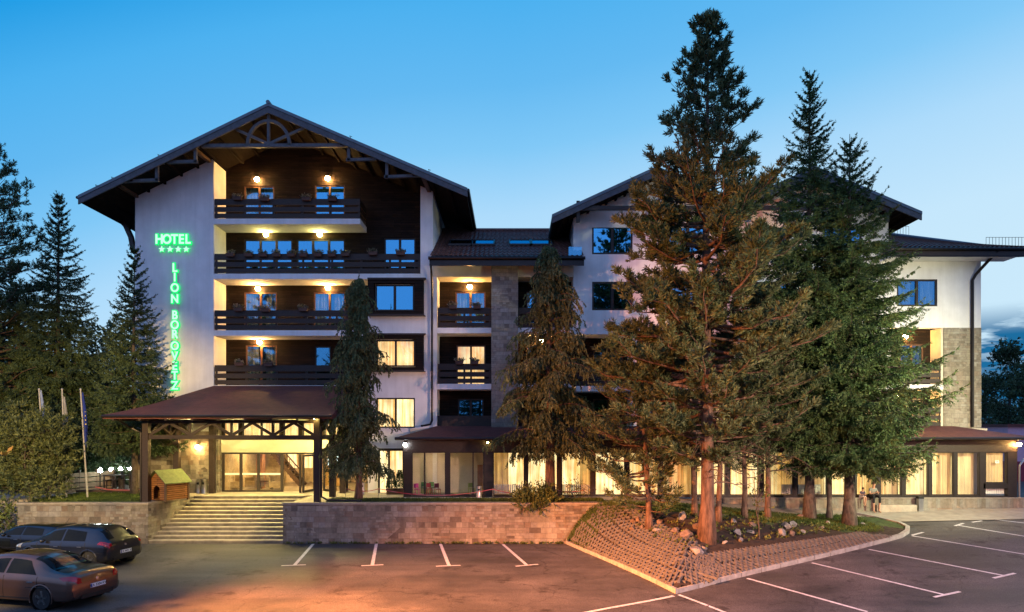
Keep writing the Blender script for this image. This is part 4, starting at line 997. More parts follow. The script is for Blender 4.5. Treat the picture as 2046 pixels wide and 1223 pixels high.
lamp(629, 833, yc2-.16, 'lit lamp at the top of the right front canopy post', 'lampglass_yellow', .10)
lamp(396, 893, 34.93, 'glowing uplighter on the stone wall left of the entrance doors', 'lampglass', .10)
def ceiling_lamp(x, y, z, label, m, r=.22):
    k = ('c', m, r)
    if k not in protos:
        t = local_thing('ceiling_lamp', 'lamp', 'ceiling lamp'); MB().lathe([(r+.02, 0), (r+.02, -.03), (r, -.03)]).build('rim', M['black'], t); MB().lathe([(r, -.025), (r*.8, -.06), (.001, -.08)]).build('diffuser', M[m], t, smooth=True); protos[k] = t; o = t
    else: o = copy_tree(protos[k])
    o.location = (x, y, z); tag(o, label, 'ceiling lamp', 'ceiling lamps at the entrance')
M['diffuser'] = emit('lit_ceiling_diffuser', (1,.78,.26), 700); M['diffuser_warm'] = emit('lit_warm_ceiling_diffuser', (1,.74,.34), 130)
ceiling_lamp(-14.3, 32.3, ezz-.12, 'lit round ceiling lamp under the left part of the canopy', 'diffuser'); ceiling_lamp(-11.8, 32.3, ezz-.12, 'lit round ceiling lamp under the middle of the canopy', 'diffuser'); ceiling_lamp(-9.9, 34.0, ezz-.12, 'lit round ceiling lamp under the right part of the canopy', 'diffuser')
for k, x in enumerate((-14.2, -12.2, -9.8)): ceiling_lamp(x, 38, 2.61, ('left', 'middle', 'right')[k]+' lit round lamp on the lobby ceiling behind the glass doors', 'diffuser_warm', .3)
ceiling_lamp(PX(862, 33.8), 33.9, 2.61, 'dim round lamp on the playroom ceiling behind the veranda glass', 'diffuser_warm', .12)
# street lamps of the car park (they stand outside the picture; their sodium light falls into it)
def street_lamp(loc, target, power, angle, blend, label, col=(1,.36,.08), h=8.0):
    z0 = gz(loc[0], loc[1]); t = thing('street_lamp', (loc[0], loc[1], z0), label, 'street lamp', 'sodium street lamps of the car park'); d = Vector((target[0]-loc[0], target[1]-loc[1], 0)); d.normalize()
    top = Vector((loc[0], loc[1], z0+h)); hd = top+d*.9
    MB().tube([(loc[0], loc[1], z0), (loc[0], loc[1], z0+h*.5), top, top+d*.9], [.09, .075, .06, .045]).build('pole', M['gutter'], t)
    MB().bar(hd-d*.3, hd+d*.35, .24, .12).build('head', M['black'], t)
    l = bpy.data.lights.new('sodium_bulb', 'SPOT'); l.energy = power; l.color = col; l.spot_size = math.radians(angle); l.spot_blend = blend; l.shadow_soft_size = .15
    o = bpy.data.objects.new('sodium_bulb', l); COL.objects.link(o); o.parent = t; p = hd+Vector((0,0,-.14)); o.location = p-WL[t.name]
    o.rotation_euler = (Vector(target)-p).to_track_quat('-Z', 'Y').to_euler(); return t
def bulb(t, p, target, power, angle, blend, col):
    l = bpy.data.lights.new('sodium_bulb', 'SPOT'); l.energy = power; l.color = col; l.spot_size = math.radians(angle); l.spot_blend = blend; l.shadow_soft_size = .15
    o = bpy.data.objects.new('sodium_bulb', l); COL.objects.link(o); o.parent = t; o.location = Vector(p)-WL[t.name]; o.rotation_euler = (Vector(target)-Vector(p)).to_track_quat('-Z', 'Y').to_euler()
SOD = (1, .31, .07)
ta = street_lamp((-12, 9.5), (-4.5, 17.5, -1.8), 145000, 64, .85, 'tall twin headed sodium street lamp at the left front of the car park', SOD)
bulb(ta, (-11.3, 10.2, 6.0), (8.0, 26.5, 4.4), 31000, 48, .5, SOD)
bulb(ta, (-12.4, 10.2, 6.0), (-18.5, 27, 0.6), 32000, 54, .6, (1,.66,.25))
tr_ = street_lamp((15, 7), (12, 24, -1), 22000, 90, .6, 'tall sodium street lamp at the right front of the car park', (1,.52,.40))
bulb(tr_, (14.6, 7.9, 6.0), (9.5, 26, 6.0), 6000, 54, .7, (.95,.95,.70))
street_lamp((23, 20.5), (17, 32, 5.0), 16000, 90, .7, 'pale street lamp beyond the right edge of the car park', (.98,.96,.56))

# ---------------------------------------------------------------- trees
M['bark'] = pbr('pine_bark', (.15,.090,.060), .9, var=.72, scale=10, bump=1.0, bscale=14, stretch=(1,1,.22))
M['bark_grey'] = pbr('spruce_bark', (.11,.085,.068), .9, var=.65, scale=10, bump=1.0, bscale=18, stretch=(1,1,.4))
M['pine'] = foliage('pine_needles', (.034,.054,.027), (.074,.108,.048), (.145,.175,.075))
M['spruce'] = foliage('spruce_needles', (0.023,0.052,0.023), (0.055,0.109,0.038), (0.123,0.196,0.065))
M['thuja'] = foliage('thuja_sprays', (0.039,0.059,0.025), (0.087,0.115,0.048), (0.161,0.182,0.073), 1.2)
M['darkspruce'] = foliage('dark_spruce_needles', (0.021,0.041,0.025), (0.051,0.085,0.041), (0.103,0.144,0.060))
M['leaf'] = foliage('broad_leaves', (.016,.036,.018), (.035,.065,.028), (.07,.11,.045))
M['willow'] = foliage('willow_leaves', (.040,.054,.020), (.088,.112,.044), (.165,.19,.08), 1.2)
M['juniper'] = foliage('juniper_needles', (.035,.055,.016), (.085,.115,.030), (.16,.18,.055), 2)
M['dead'] = pbr('dead_grey_twigs', (.17,.12,.09), .9, var=.4, scale=6)

def unit(a): return a/np.maximum(np.linalg.norm(a, axis=-1, keepdims=True), 1e-9)
def blades(sh, n, L, w, spread, rng, sag=0.0, tip=.25):
    """n leaf-sized faces along each shoot; sh rows = (x,y,z, dx,dy,dz, length)"""
    sh = np.asarray(sh); m = len(sh); P0, D, ln = sh[:, :3], unit(sh[:, 3:6]), sh[:, 6]
    r = rng.random((m, n, 3)); t = r[..., 0]; az = r[..., 1]*2*np.pi; th = spread*(.35+.65*r[..., 2])
    ref = np.where(np.abs(D[:, 2:3]) < .9, np.array([[0,0,1.]]), np.array([[1.,0,0]])); u = unit(np.cross(D, ref)); v = np.cross(D, u)
    base = P0[:, None]+D[:, None]*(ln[:, None]*t)[..., None]
    d = D[:, None]*np.cos(th)[..., None]+(u[:, None]*np.cos(az)[..., None]+v[:, None]*np.sin(az)[..., None])*np.sin(th)[..., None]
    d[..., 2] -= sag; d = unit(d)
    s = unit(np.cross(d, rng.normal(size=(m, n, 3))))
    Lr = L*(.65+.7*rng.random((m, n)))[..., None]; wr = w*(.7+.6*rng.random((m, n)))[..., None]
    a = base-s*wr*.35; b = base+s*wr*.35; mid = base+d*Lr*.5; tp = base+d*Lr
    V = np.stack([base, mid+s*wr*.5, tp, mid-s*wr*.5], axis=2).reshape(-1, 3)
    Q = np.arange(len(V)).reshape(-1, 4); return V, Q
def limb(mb, pts, r0, r1, n=5):
    k = len(pts); mb.tube(pts, [r0+(r1-r0)*i/(k-1) for i in range(k)], n)
def trunk_mesh(H, r, rng, lean=(0, 0), n=12, wob=.04, flare=1.5):
    pts, rs = [], []
    for i in range(15):
        t = i/14; z = H*t; f = 1+(flare-1)*max(0, 1-z/.7)**2
        pts.append((lean[0]*t+wob*math.sin(t*7+1)*min(1, z), lean[1]*t+wob*math.cos(t*5)*min(1, z), z-.15*(i == 0))); rs.append(max(.012, r*(1-t)**.85*f))
    return pts, rs
def on_axis(pts, z, H):
    t = min(max(z/H, 0), .999)*(len(pts)-1); i = int(t); f = t-i
    return Vector(pts[i]).lerp(Vector(pts[min(i+1, len(pts)-1)]), f)
def finish(root, tmb, bark, shoots, n, L, w, spread, rng, fol, sag=0., bare=None, crown='crown'):
    tr = tmb.build_local('trunk', M[bark], root)
    V, Q = blades(shoots, n, L, w, spread, rng, sag); np_mesh(crown, V, Q, M[fol], root)
    if bare: bare.build_local('dead_branches', M['dead'], tr)
def build_local(s, name, m, parent):
    me = bpy.data.meshes.new(name); me.from_pydata(s.v, [], s.f); me.polygons.foreach_set('use_smooth', [True]*len(me.polygons)); me.materials.append(m)
    o = bpy.data.objects.new(name, me); COL.objects.link(o); o.parent = parent; WL[o.name] = WL[parent.name]; return o
MB.build_local = build_local

def pine(loc, H, prof, seed, label, base=.2, r=.3, lean=(0,0), n=15, group=None, fol='pine', step=.42, dead=(0,0), dens=1.0, L=.15, w=.034):
    """Scots pine: irregular whorls, upturned branch ends, needle shoots gathered in tufts"""
    rng = np.random.default_rng(seed); root = thing('pine_tree', loc, label, 'tree', group)
    pts, rs = trunk_mesh(H, r, rng, lean); mb = MB(); mb.tube(pts, rs, 12); sh = []; bare = MB()
    z = H*base
    while z < H-.25:
        nb = rng.integers(4, 7) if z < H*.9 else 4; a0 = rng.random()*6.28
        for k in range(nb):
            az = a0+k*6.283/nb+rng.normal(0, .25); Lb = prof(z/H, az)*(.62+.5*rng.random())
            if Lb < .12: continue
            zz = z+rng.normal(0, .12); o = on_axis(pts, zz, H); hd = Vector((math.cos(az), math.sin(az), 0)); top = z/H
            up0 = -.12+.75*max(0, top-.45)+rng.normal(0, .12); bp = []; kk = 7
            for i in range(kk):
                t = i/(kk-1); bp.append(o+hd*Lb*t+Vector((0, 0, Lb*(up0*t+.30*t**2.6)))+Vector(rng.normal(0, .035*Lb*t, 3)))
            limb(mb, bp, max(.012, .022*Lb), .006)
            ns = max(3, int(Lb*4.6*dens*(1.1 if top < .6 else .72)))
            for j in range(ns):
                t = .28+.72*(j+rng.random())/ns
                if Lb < .8: t = .1+.9*(j+rng.random())/ns
                i = min(kk-2, int(t*(kk-1))); q = bp[i].lerp(bp[i+1], t*(kk-1)-i)
                sd = (bp[i+1]-bp[i]).normalized(); side = Vector((-hd.y, hd.x, 0))*rng.choice((-1, 1))
                d = (sd*.8+side*rng.uniform(.2, 1.0)+Vector((0, 0, rng.uniform(-.05, .55)))).normalized(); ls = (.22+.30*Lb*(1.05-t))*rng.uniform(.6, 1.2); ls = min(ls, 1.25)
                e = q+d*ls
                if ls > .4: limb(mb, [q, q.lerp(e, .5)+Vector((0,0,-.02)), e], .011, .004, 3)
                m_ = max(2, int(ls*7.5))
                for s in range(m_):
                    tt = .3+.7*(s+rng.random())/m_; b = q.lerp(e, tt); dd = (d*.55+Vector((rng.normal(0, .45), rng.normal(0, .45), rng.uniform(.1, .85)))).normalized()
                    sh.append((*b, *dd, rng.uniform(.14, .30)))
            e = bp[-1]; d = (bp[-1]-bp[-2]).normalized()+Vector((0,0,.5))
            for s in range(4): dd = d+Vector(rng.normal(0, .3, 3)); sh.append((*e, *dd, rng.uniform(.2, .4)))
        z += step*(1.15-.55*z/H)*rng.uniform(.8, 1.25)
    tp = on_axis(pts, H*.985, H)
    for s in range(9): sh.append((tp.x, tp.y, H-.75+.085*s, rng.normal(0, .25), rng.normal(0, .25), 1, .35))
    for k in range(dead[0]):
        zz = rng.uniform(1.8, dead[1]); az = rng.random()*6.28; o = on_axis(pts, zz, H); L_ = rng.uniform(1.0, 3.2); hd = Vector((math.cos(az), math.sin(az), 0)); bp = [o]
        for i in range(1, 6): bp.append(o+hd*L_*i/5+Vector((0,0,.12*L_*math.sin(i*.6)-.05*L_*i/5))+Vector(rng.normal(0, .05, 3)))
        limb(bare, bp, .03, .006, 5)
        for j in range(9):
            q = bp[rng.integers(2, 6)-1+0]; d = Vector(rng.normal(0, 1, 3)); d = (d.normalized()+hd*.7+Vector((0,0,-.25)))*rng.uniform(.25, .7); limb(bare, [q, q+d*.5+Vector((0,0,.03)), q+d], .009, .003, 3)
    finish(root, mb, 'bark', sh, n, L, w, .95, rng, fol, 0, bare if dead[0] else None); return root
def spruce(loc, H, prof, seed, label, base=.12, r=.22, n=15, fol='spruce', step=.30, droop=.32, group=None, dens=1.0, name='spruce_tree', L=.10, w=.030, leader=1.1):
    """spruce: tiered sagging boughs with hanging side twigs and upturned tips, thin bare leader"""
    rng = np.random.default_rng(seed); root = thing(name, loc, label, 'tree', group)
    pts, rs = trunk_mesh(H, r, rng, n=10, wob=.02); mb = MB(); mb.tube(pts, rs, 10); sh = []; z = H*base
    while z < H-.2:
        nb = rng.integers(5, 8); a0 = rng.random()*6.28; top = z/H
        if z > H-leader: nb = 4
        for k in range(nb):
            az = a0+k*6.283/nb+rng.normal(0, .2); Lb = prof(top, az)*(.72+.45*rng.random())
            if Lb < .08: continue
            zz = z+rng.normal(0, .1); o = on_axis(pts, zz, H); hd = Vector((math.cos(az), math.sin(az), 0)); sl = .75*max(0, top-.62)/.38-droop*(1-top); bp = []; kk = 6
            for i in range(kk):
                t = i/(kk-1); bp.append(o+hd*Lb*t+Vector((0,0,Lb*(sl*t+.22*t**3)))+Vector(rng.normal(0, .02*Lb*t, 3)))
            limb(mb, bp, max(.009, .016*Lb), .004, 4)
            ns = max(3, int(Lb*7.5*dens))
            for j in range(ns):
                t = .12+.88*(j+rng.random())/ns; i = min(kk-2, int(t*(kk-1))); q = bp[i].lerp(bp[i+1], t*(kk-1)-i); sd = (bp[i+1]-bp[i]).normalized()
                for sg in (-1, 1):
                    side = Vector((-hd.y, hd.x, 0))*sg; d = (sd*.75+side*.75+Vector((0,0,rng.uniform(-.55, .05)*(1.2-top)))).normalized(); ls = (.07+.06*min(1,Lb)+.42*Lb*(1.02-t)*min(1, t*3))*rng.uniform(.6, 1.15); ls = min(ls, 1.0)
                    sh.append((*q, *d, ls*.6))
                    if ls > .28:
                        e = q+d*ls*.5; m_ = int(ls*7)
                        for s in range(m_):
                            b = q.lerp(q+d*ls, .25+.75*(s+rng.random())/m_); dd = d*.6+side*rng.uniform(-.6, .6)+Vector((0,0,rng.uniform(-.8, -.05)*(1.25-top))); sh.append((*b, *dd, rng.uniform(.16, .34)))
            for i in range(kk-1): d = bp[i+1]-bp[i]; sh.append((*bp[i], *d, d.length*1.02))
            d = (bp[-1]-bp[-2]).normalized()+Vector((0,0,.25)); sh.append((*bp[-1], *d, .22))
        z += step*(1.0+.25*top)*rng.uniform(.85, 1.2)
    tp = on_axis(pts, H*.97, H)
    sh.append((tp.x, tp.y, H-leader, 0, 0, 1, leader*.8))
    finish(root, mb, 'bark_grey', sh, n, L, w, .85, rng, fol); return root
def thuja(loc, H, prof, seed, label, base=.16, r=.16, n=13, step=.29, group=None, fol='thuja'):
    """cypress-like conifer: many short boughs whose flat sprays hang down in tassels"""
    rng = np.random.default_rng(seed); root = thing('thuja_tree', loc, label, 'tree', group)
    pts, rs = trunk_mesh(H, r, rng, n=10, wob=.03); mb = MB(); mb.tube(pts, rs, 10); sh = []; z = H*base
    while z < H-.15:
        top = z/H; nb = rng.integers(5, 8); a0 = rng.random()*6.28
        for k in range(nb):
            az = a0+k*6.283/nb+rng.normal(0, .3); Lb = prof(top, az)*(.28+1.30*rng.random()**1.5)
            if Lb < .08: continue
            o = on_axis(pts, z, H); hd = Vector((math.cos(az), math.sin(az), 0)); bp = []; kk = 6; up = .35+.5*top
            for i in range(kk): t = i/(kk-1); bp.append(o+hd*Lb*t+Vector((0,0,Lb*(up*t-.62*t*t))))
            limb(mb, bp, max(.008, .014*Lb), .004, 4)
            ns = max(3, int(Lb*5.2))
            for j in range(ns):
                t = .2+.8*(j+rng.random())/ns; i = min(kk-2, int(t*(kk-1))); q = bp[i].lerp(bp[i+1], t*(kk-1)-i)
                for s in range(3):
                    side = Vector((-hd.y, hd.x, 0))*rng.uniform(-1, 1); d = (hd*rng.uniform(.1, .8)+side*.8+Vector((0,0,rng.uniform(-1.15, -.15)))).normalized(); ls = rng.uniform(.2, .5)*min(1, .5+Lb*.4)
                    sh.append((*q, *d, ls)); e = q+d*ls
                    for v in range(2): dd = d*.4+Vector((rng.normal(0, .25), rng.normal(0, .25), -.9)); sh.append((*e, *dd, rng.uniform(.14, .34)))
        z += step*rng.uniform(.8, 1.25)
    sh.append((0, 0, H-.5, .1, 0, 1, .45))
    finish(root, mb, 'bark', sh, n, .105, .042, .55, rng, fol, .25); return root
def broadleaf(loc, H, blobs, seed, label, name='leafy_tree', n=7, fol='leaf', r=.14, cat='tree', group=None, leafL=.12, leafw=.07, dens=42, updir=.35, stems=1):
    """leafy tree or shrub: stems fork to clumps of leafy twigs; blobs = (dx, dy, z, radius)"""
    rng = np.random.default_rng(seed); root = thing(name, loc, label, cat, group); mb = MB(); sh = []
    st = []
    for s in range(stems):
        a = s*6.283/stems; pts, rs = trunk_mesh(H*.8, r, rng, (rng.normal(0, .3)+(.5*math.cos(a) if stems > 1 else 0), rng.normal(0, .3)+(.5*math.sin(a) if stems > 1 else 0)), wob=.08); mb.tube(pts, rs, 8); st.append(pts)
    for (bx, by, bz, br) in blobs:
        c = Vector((bx, by, bz)); pts = st[rng.integers(0, stems)]; o = on_axis(pts, min(bz*.6, H*.7), H*.8); m_ = o.lerp(c, .5)+Vector((0,0,.15))
        limb(mb, [o, m_, c], max(.012, r*.3), .008, 5)
        for k in range(int(dens*br*br)):
            d = Vector(rng.normal(0, 1, 3)).normalized(); q = c+Vector((d.x*br, d.y*br, d.z*br*.8))*rng.random()**.45
            if k % 4 == 0: limb(mb, [c.lerp(q, .2), q], .008, .003, 3)
            dd = d*.7+Vector((rng.normal(0, .4), rng.normal(0, .4), updir+rng.normal(0, .3))); sh.append((*q, *dd, rng.uniform(.2, .5)))
    finish(root, mb, 'bark_grey', sh, n, leafL, leafw, 1.0, rng, fol, crown='crown'); return root

def tab(pairs):
    xs_, ys_ = zip(*pairs); return lambda t: float(np.interp(t, xs_, ys_))
def ih(px, py): q = hit(px, py, lambda x, y: iz(x, y) if inside(Vector((x, y))) else gz(x, y)); return q
GI = 'trees on the planted island'
# the big pine: silhouette read as half-width over height, fuller towards the right at mid height
b = ih(1412, 1078); sc = F/b.y; Hp = (1078-10)/sc-.5
pw = tab([(0,0),(.12,.4),(.16,1.6),(.2,2.9),(.27,3.9),(.36,4.1),(.45,4.0),(.52,3.5),(.58,3.4),(.64,3.0),(.70,2.3),(.77,1.55),(.84,1.0),(.9,.66),(.95,.40),(.985,.22),(1,.1)])
pine(b, Hp, lambda t, a: .90*pw(t)*(1+.14*math.sin(a*2+t*9)), 11, 'tallest big pine on the island with a thick bark trunk and a lit orange middle', base=.145, r=.25, dead=(22, 6.5), group=GI, step=.38, dens=1.6, n=20, L=.17, w=.038)
b = ih(1297, 1056); sc = F/b.y
sw = tab([(0,.5),(.1,1.3),(.3,2.0),(.5,1.9),(.75,1.2),(1,.2)])
pine(b, 8.0, lambda t, a: sw(t)*(1+.25*math.cos(a-3.14)), 21, 'low bushy pine at the left end of the island, leaning over the wall', base=.10, r=.13, lean=(-.35,0), group=GI, step=.34)
b = ih(1617, 1037); sc = F/b.y; Hs = (1037-140)/sc
sp = tab([(0,1.2),(.15,2.1),(.3,3.0),(.5,2.7),(.65,1.9),(.75,1.2),(.82,.85),(.88,.6),(.94,.34),(1,.06)])
spruce(b, Hs, lambda t, a: sp(t), 31, 'tall slender spruce with a thin tip, right of the big pine', base=.20, r=.22, group=GI)
b = ih(1697, 1050); sc = F/b.y; H2 = (1050-268)/sc
s2p = tab([(0,2.0),(.15,3.6),(.28,4.0),(.45,3.5),(.6,2.7),(.72,2.0),(.82,1.2),(.9,.75),(1,.1)])
spruce(b, H2, lambda t, a: .85*s2p(t)*(1+.10*math.cos(a)), 32, 'broad green spruce at the right end of the island with long sweeping boughs', base=.16, r=.24, group=GI, droop=.22)
b = ih(1657, 1038)
tp_ = tab([(0,.3),(.3,1.5),(.6,1.3),(1,.1)])
spruce(b, 9.5, lambda t, a: tp_(t), 33, 'thin dark spruce stem standing between the two tall spruces', base=.34, r=.12, group=GI, n=12)
for i, (px, py, h, hw, lb) in enumerate(((1388,1030,8.5,1.5,'thin young pine just left of the big pine trunk'), (1434,1040,9.5,1.7,'leaning thin pine close behind the big trunk on its right'), (1487,1034,7.5,1.5,'slim pine stem between the big pine and the sapling'),
        (1533,1036,9.0,1.7,'paired slim pine right of the leafy sapling'))):
    b = ih(px, py); f = tab([(0,.2),(.2,hw*.7),(.45,hw),(.8,hw*.7),(1,.1)])
    pine(b, h, lambda t, a, f=f: f(t), 41+i, lb, base=.25, r=.12, lean=((-.3,.35,0,.1)[i], 0), group=GI, dead=(4, 3.2), n=12, step=.5)
b = ih(1517, 1075)
broadleaf(b, 2.6, [(0,0,1.2,.35),(.2,.1,1.7,.4),(-.2,0,2.1,.4),(.1,0,2.6,.3),(-.25,.1,.7,.3)], 51, 'slender leafy sapling tied to a stake on the soil of the island', 'sapling', r=.025, leafL=.09, leafw=.055, fol='juniper', group=GI, dens=60)
# two thujas on the terrace edge
tj = tab([(0,.7),(.12,1.1),(.25,1.65),(.4,1.45),(.55,1.05),(.7,.8),(.85,.5),(1,.08)])
Y1 = 30.85; thuja((PX(716, Y1), Y1, .02), PZ(541, Y1), lambda t, a: .95*tj(t), 61, 'slim drooping thuja in front of the canopy, left of the bay windows', group='thujas on the terrace edge')
t2 = tab([(0,1.0),(.1,1.7),(.22,2.7),(.35,2.35),(.5,1.9),(.62,1.35),(.75,1.15),(.88,.7),(1,.08)])
Y2 = 30.9; thuja((PX(1098, Y2), Y2, .02), PZ(482, Y2), lambda t, a: .86*t2(t), 62, 'broad drooping thuja in front of the stone pillar, brown in the lamp light', r=.24, group='thujas on the terrace edge', base=.2)
# conifers left of the hotel
GL = 'dark trees left of the hotel'
lp = tab([(0,2.5),(.3,3.8),(.55,3.2),(.8,1.9),(.93,.9),(1,.1)])
pine((PX(-22, 36), 36, -.3), PZ(290, 36)+.3, lambda t, a: lp(t)*1.05, 71, 'dense tall dark pine cut by the left edge of the photo', base=.12, r=.3, group=GL, fol='darkspruce', step=.44, dens=1.2, n=18)
l1 = tab([(0,2.4),(.25,2.9),(.5,2.0),(.7,1.2),(.85,.6),(1,.08)])
spruce((PX(117, 36), 36, 0), PZ(383, 36), lambda t, a: l1(t), 72, 'pointed dark spruce with a bare forked tip, second from the left edge', base=.12, r=.2, group=GL, fol='darkspruce')
l2 = tab([(0,1.6),(.2,2.3),(.45,1.7),(.7,1.0),(.85,.5),(1,.08)])
spruce((PX(268, 33.2), 33.2, 0), PZ(490, 33.2), lambda t, a: l2(t), 73, 'spruce just left of the canopy touching the green sign', base=.2, r=.15, group=GL, fol='darkspruce', droop=.18)
spruce((PX(215, 39), 39, -.3), 9.5, lambda t, a: l2(t)*1.3, 83, 'dark bushy spruce behind the spruce by the sign', base=.04, r=.18, group=GL, fol='darkspruce', n=11)
spruce((PX(20, 39), 39, -.3), 12.5, lambda t, a: l1(t)*1.1, 84, 'dark spruce between the edge pine and the fork tipped spruce', base=.04, r=.18, group=GL, fol='darkspruce', n=12)
spruce((PX(60, 43), 43, -.5), 11, lambda t, a: l1(t)*1.1, 74, 'dark spruce behind the flagpoles with a rounded top', base=.05, r=.2, group=GL, fol='darkspruce', n=11)
spruce((PX(185, 42), 42, -.5), 9.2, lambda t, a: l1(t)*1.15, 75, 'low broad dark spruce behind the terrace lamps', base=.04, r=.2, group=GL, fol='darkspruce', n=11)
rg = random.Random(3)
bl = [(rg.uniform(-2.6, 2.6), rg.uniform(-1.2, 1.2), rg.uniform(4.5, 11.6), rg.uniform(.7, 1.2)) for _ in range(26)]
broadleaf((PX(205, 47), 47, -.5), 12.5, bl, 76, 'airy leafy tree far behind, between the two left spruces', group=GL, dens=30, fol='leaf', leafL=.16, leafw=.10)
bl = [(rg.uniform(-3, 3), rg.uniform(-1.2, 1.2), rg.uniform(1, 9), rg.uniform(1.0, 1.5)) for _ in range(26)]
broadleaf((PX(30, 50), 50, -.5), 10, bl, 77, 'leafy dark tree in the background at the far left', group=GL, dens=24, fol='leaf', leafL=.2, leafw=.12)
bl = [(rg.uniform(-1.3, 1.0), rg.uniform(-1.1, 1.1), rg.uniform(4.2, 7.6), rg.uniform(.4, .7)) for _ in range(17)]
broadleaf((-11.9, 13.2, gz(-11.9, 13.2)), 7.5, bl, 80, 'unseen young leafy tree added beside the left street lamp to dapple its light', group='unseen trees dappling the street lamp light', dens=26, leafL=.16, leafw=.1)  # unseen tree, crown placed to break up the street lamp's light
# willow-like shrub behind the left wall
bl = [(rg.uniform(-2.6, 1.5), rg.uniform(-.5, .6), rg.uniform(.7, 4.3), rg.uniform(.5, .85)) for _ in range(46)]; bl = [q for q in bl if q[2] < 4.9-.5*max(0, q[0])-.2*abs(q[0]+.8)]
broadleaf((PX(58, 30.7), 30.75, -.1), 4.2, bl, 78, 'big olive green willow shrub behind the left wall, in front of the flagpoles', 'willow_shrub', fol='willow', r=.06, cat='shrub', leafL=.17, leafw=.042, dens=120, n=13, stems=4, updir=.55)
bl = [(rg.uniform(-1.2, .55), rg.uniform(-.4, .4), rg.uniform(.5, 1.85), rg.uniform(.3, .5)) for _ in range(20)]
broadleaf((PX(2, 30.2), 30.2, gz(-22.6, 30.2)), 1.6, bl, 79, 'bright green lit bush at the left end of the wall, behind the black car', 'bush', fol='juniper', r=.03, cat='bush', dens=130, stems=3, leafL=.12, leafw=.06)
t = thing('garden_lamp', (-23.0, 28.9, gz(-23, 28.9)), 'low white garden lamp lighting the bush left of the wall', 'lamp'); MB().tube([(-23, 28.9, gz(-23, 28.9)), (-23, 28.9, -.5)], .03, 8).build('post', M['black'], t); MB().ball((-23, 28.9, -.42), .12).build('lit_globe', M['lampglass_white'], t, smooth=True)
# shrubs on the wall
bl = [(-.62,-.25,.10,.28),(-.3,-.3,-.15,.30),(0,-.25,.25,.34),(.35,-.3,-.1,.32),(.6,-.2,.3,.3),(.85,-.25,.05,.26),(.2,-.35,-.35,.22),(.5,-.3,.5,.22),(-.45,-.2,.35,.22)]
broadleaf((PX(1065, 30.5), 30.45, .05), .6, bl, 81, 'green juniper bush hanging over the right retaining wall', 'juniper_bush', fol='juniper', r=.03, cat='bush', dens=620, stems=3, leafL=.11, leafw=.045, n=12, updir=.6)
bl = [(-.3,0,.3,.25),(0,0,.5,.3),(.3,0,.3,.26),(.1,.1,.75,.22),(-.25,0,.6,.2)]
broadleaf((PX(1147, 30.9), 30.9, .03), .6, bl, 82, 'small loose bush on the terrace edge right of the broad thuja', 'bush', fol='juniper', r=.02, cat='bush', dens=150, stems=3, leafL=.08, leafw=.03, n=8, updir=.6)
# trees far right behind the wing
GR = 'dark trees beyond the right end of the hotel'
for i, (px, Y, top, wd, lb) in enumerate(((2018, 62, 682, 2.6, 'tall dark leafy tree at the right edge behind the pink building'), (1975, 70, 745, 2.6, 'lower dark tree right beside the stone pier of the wing'), (2060, 58, 720, 3.0, 'dark tree cut by the right edge of the photo'))):
    H = PZ(top, Y)+1; bl = []
    for k in range(30):
        z = rg.uniform(1.0, H-.5); wq = wd*min(1, (H-z)/H*2.2); bl.append((rg.uniform(-wq, wq), rg.uniform(-wq, wq)*.6, z, rg.uniform(.7, 1.15)))
    broadleaf((PX(px, Y), Y, -1), H, bl, 91+i, lb, group=GR, dens=70, fol='leaf', leafL=.2, leafw=.12)
# forest mass behind everything (one mass, nobody could count it)
rng = np.random.default_rng(8); sh = []
for (x0, x1, y0, y1, h) in ((-75, -20, 52, 64, 13.0), (34, 85, 80, 95, 7.5)):
    for k in range(150):
        cx, cy = rng.uniform(x0, x1), rng.uniform(y0, y1); hh = h*rng.uniform(.6, 1.15)
        for j in range(60):
            z = rng.random()*hh; rr = 2.0*(1-z/hh)+.2; a = rng.random()*6.28; sh.append((cx+rr*math.cos(a)*rng.random()**.4, cy+rr*math.sin(a)*rng.random()**.4, z-1.5, math.cos(a), math.sin(a), .2, .8))
V, Q = blades(sh, 6, .5, .28, 1.0, rng); tag(np_mesh('forest', V, Q, M['darkspruce']), 'dark forest massed behind the hotel grounds', 'forest', kind='stuff')
# the far side of the car park, behind the photographer: what the window panes mirror
conif = [o for o in bpy.data.objects if o.parent is None and o.get('group') == GL and o.name.startswith(('spruce_tree', 'pine_tree'))]
for i, (x, y, sc_) in enumerate(((-34,-26,1.5), (-25,-32,1.75), (-14,-27,1.55), (-5,-34,1.9), (6,-28,1.6), (14,-33,1.8), (23,-27,1.45), (33,-31,1.8), (43,-26,1.6))):
    c = copy_tree(conif[i % len(conif)]); c.location = (x, y, -2.2); c.scale = (sc_*1.15, sc_*1.15, sc_); c.rotation_euler = (0, 0, i*1.3)
    tag(c, 'tall conifer on the far side of the car park, mirrored in the panes', 'tree', 'trees across the car park')
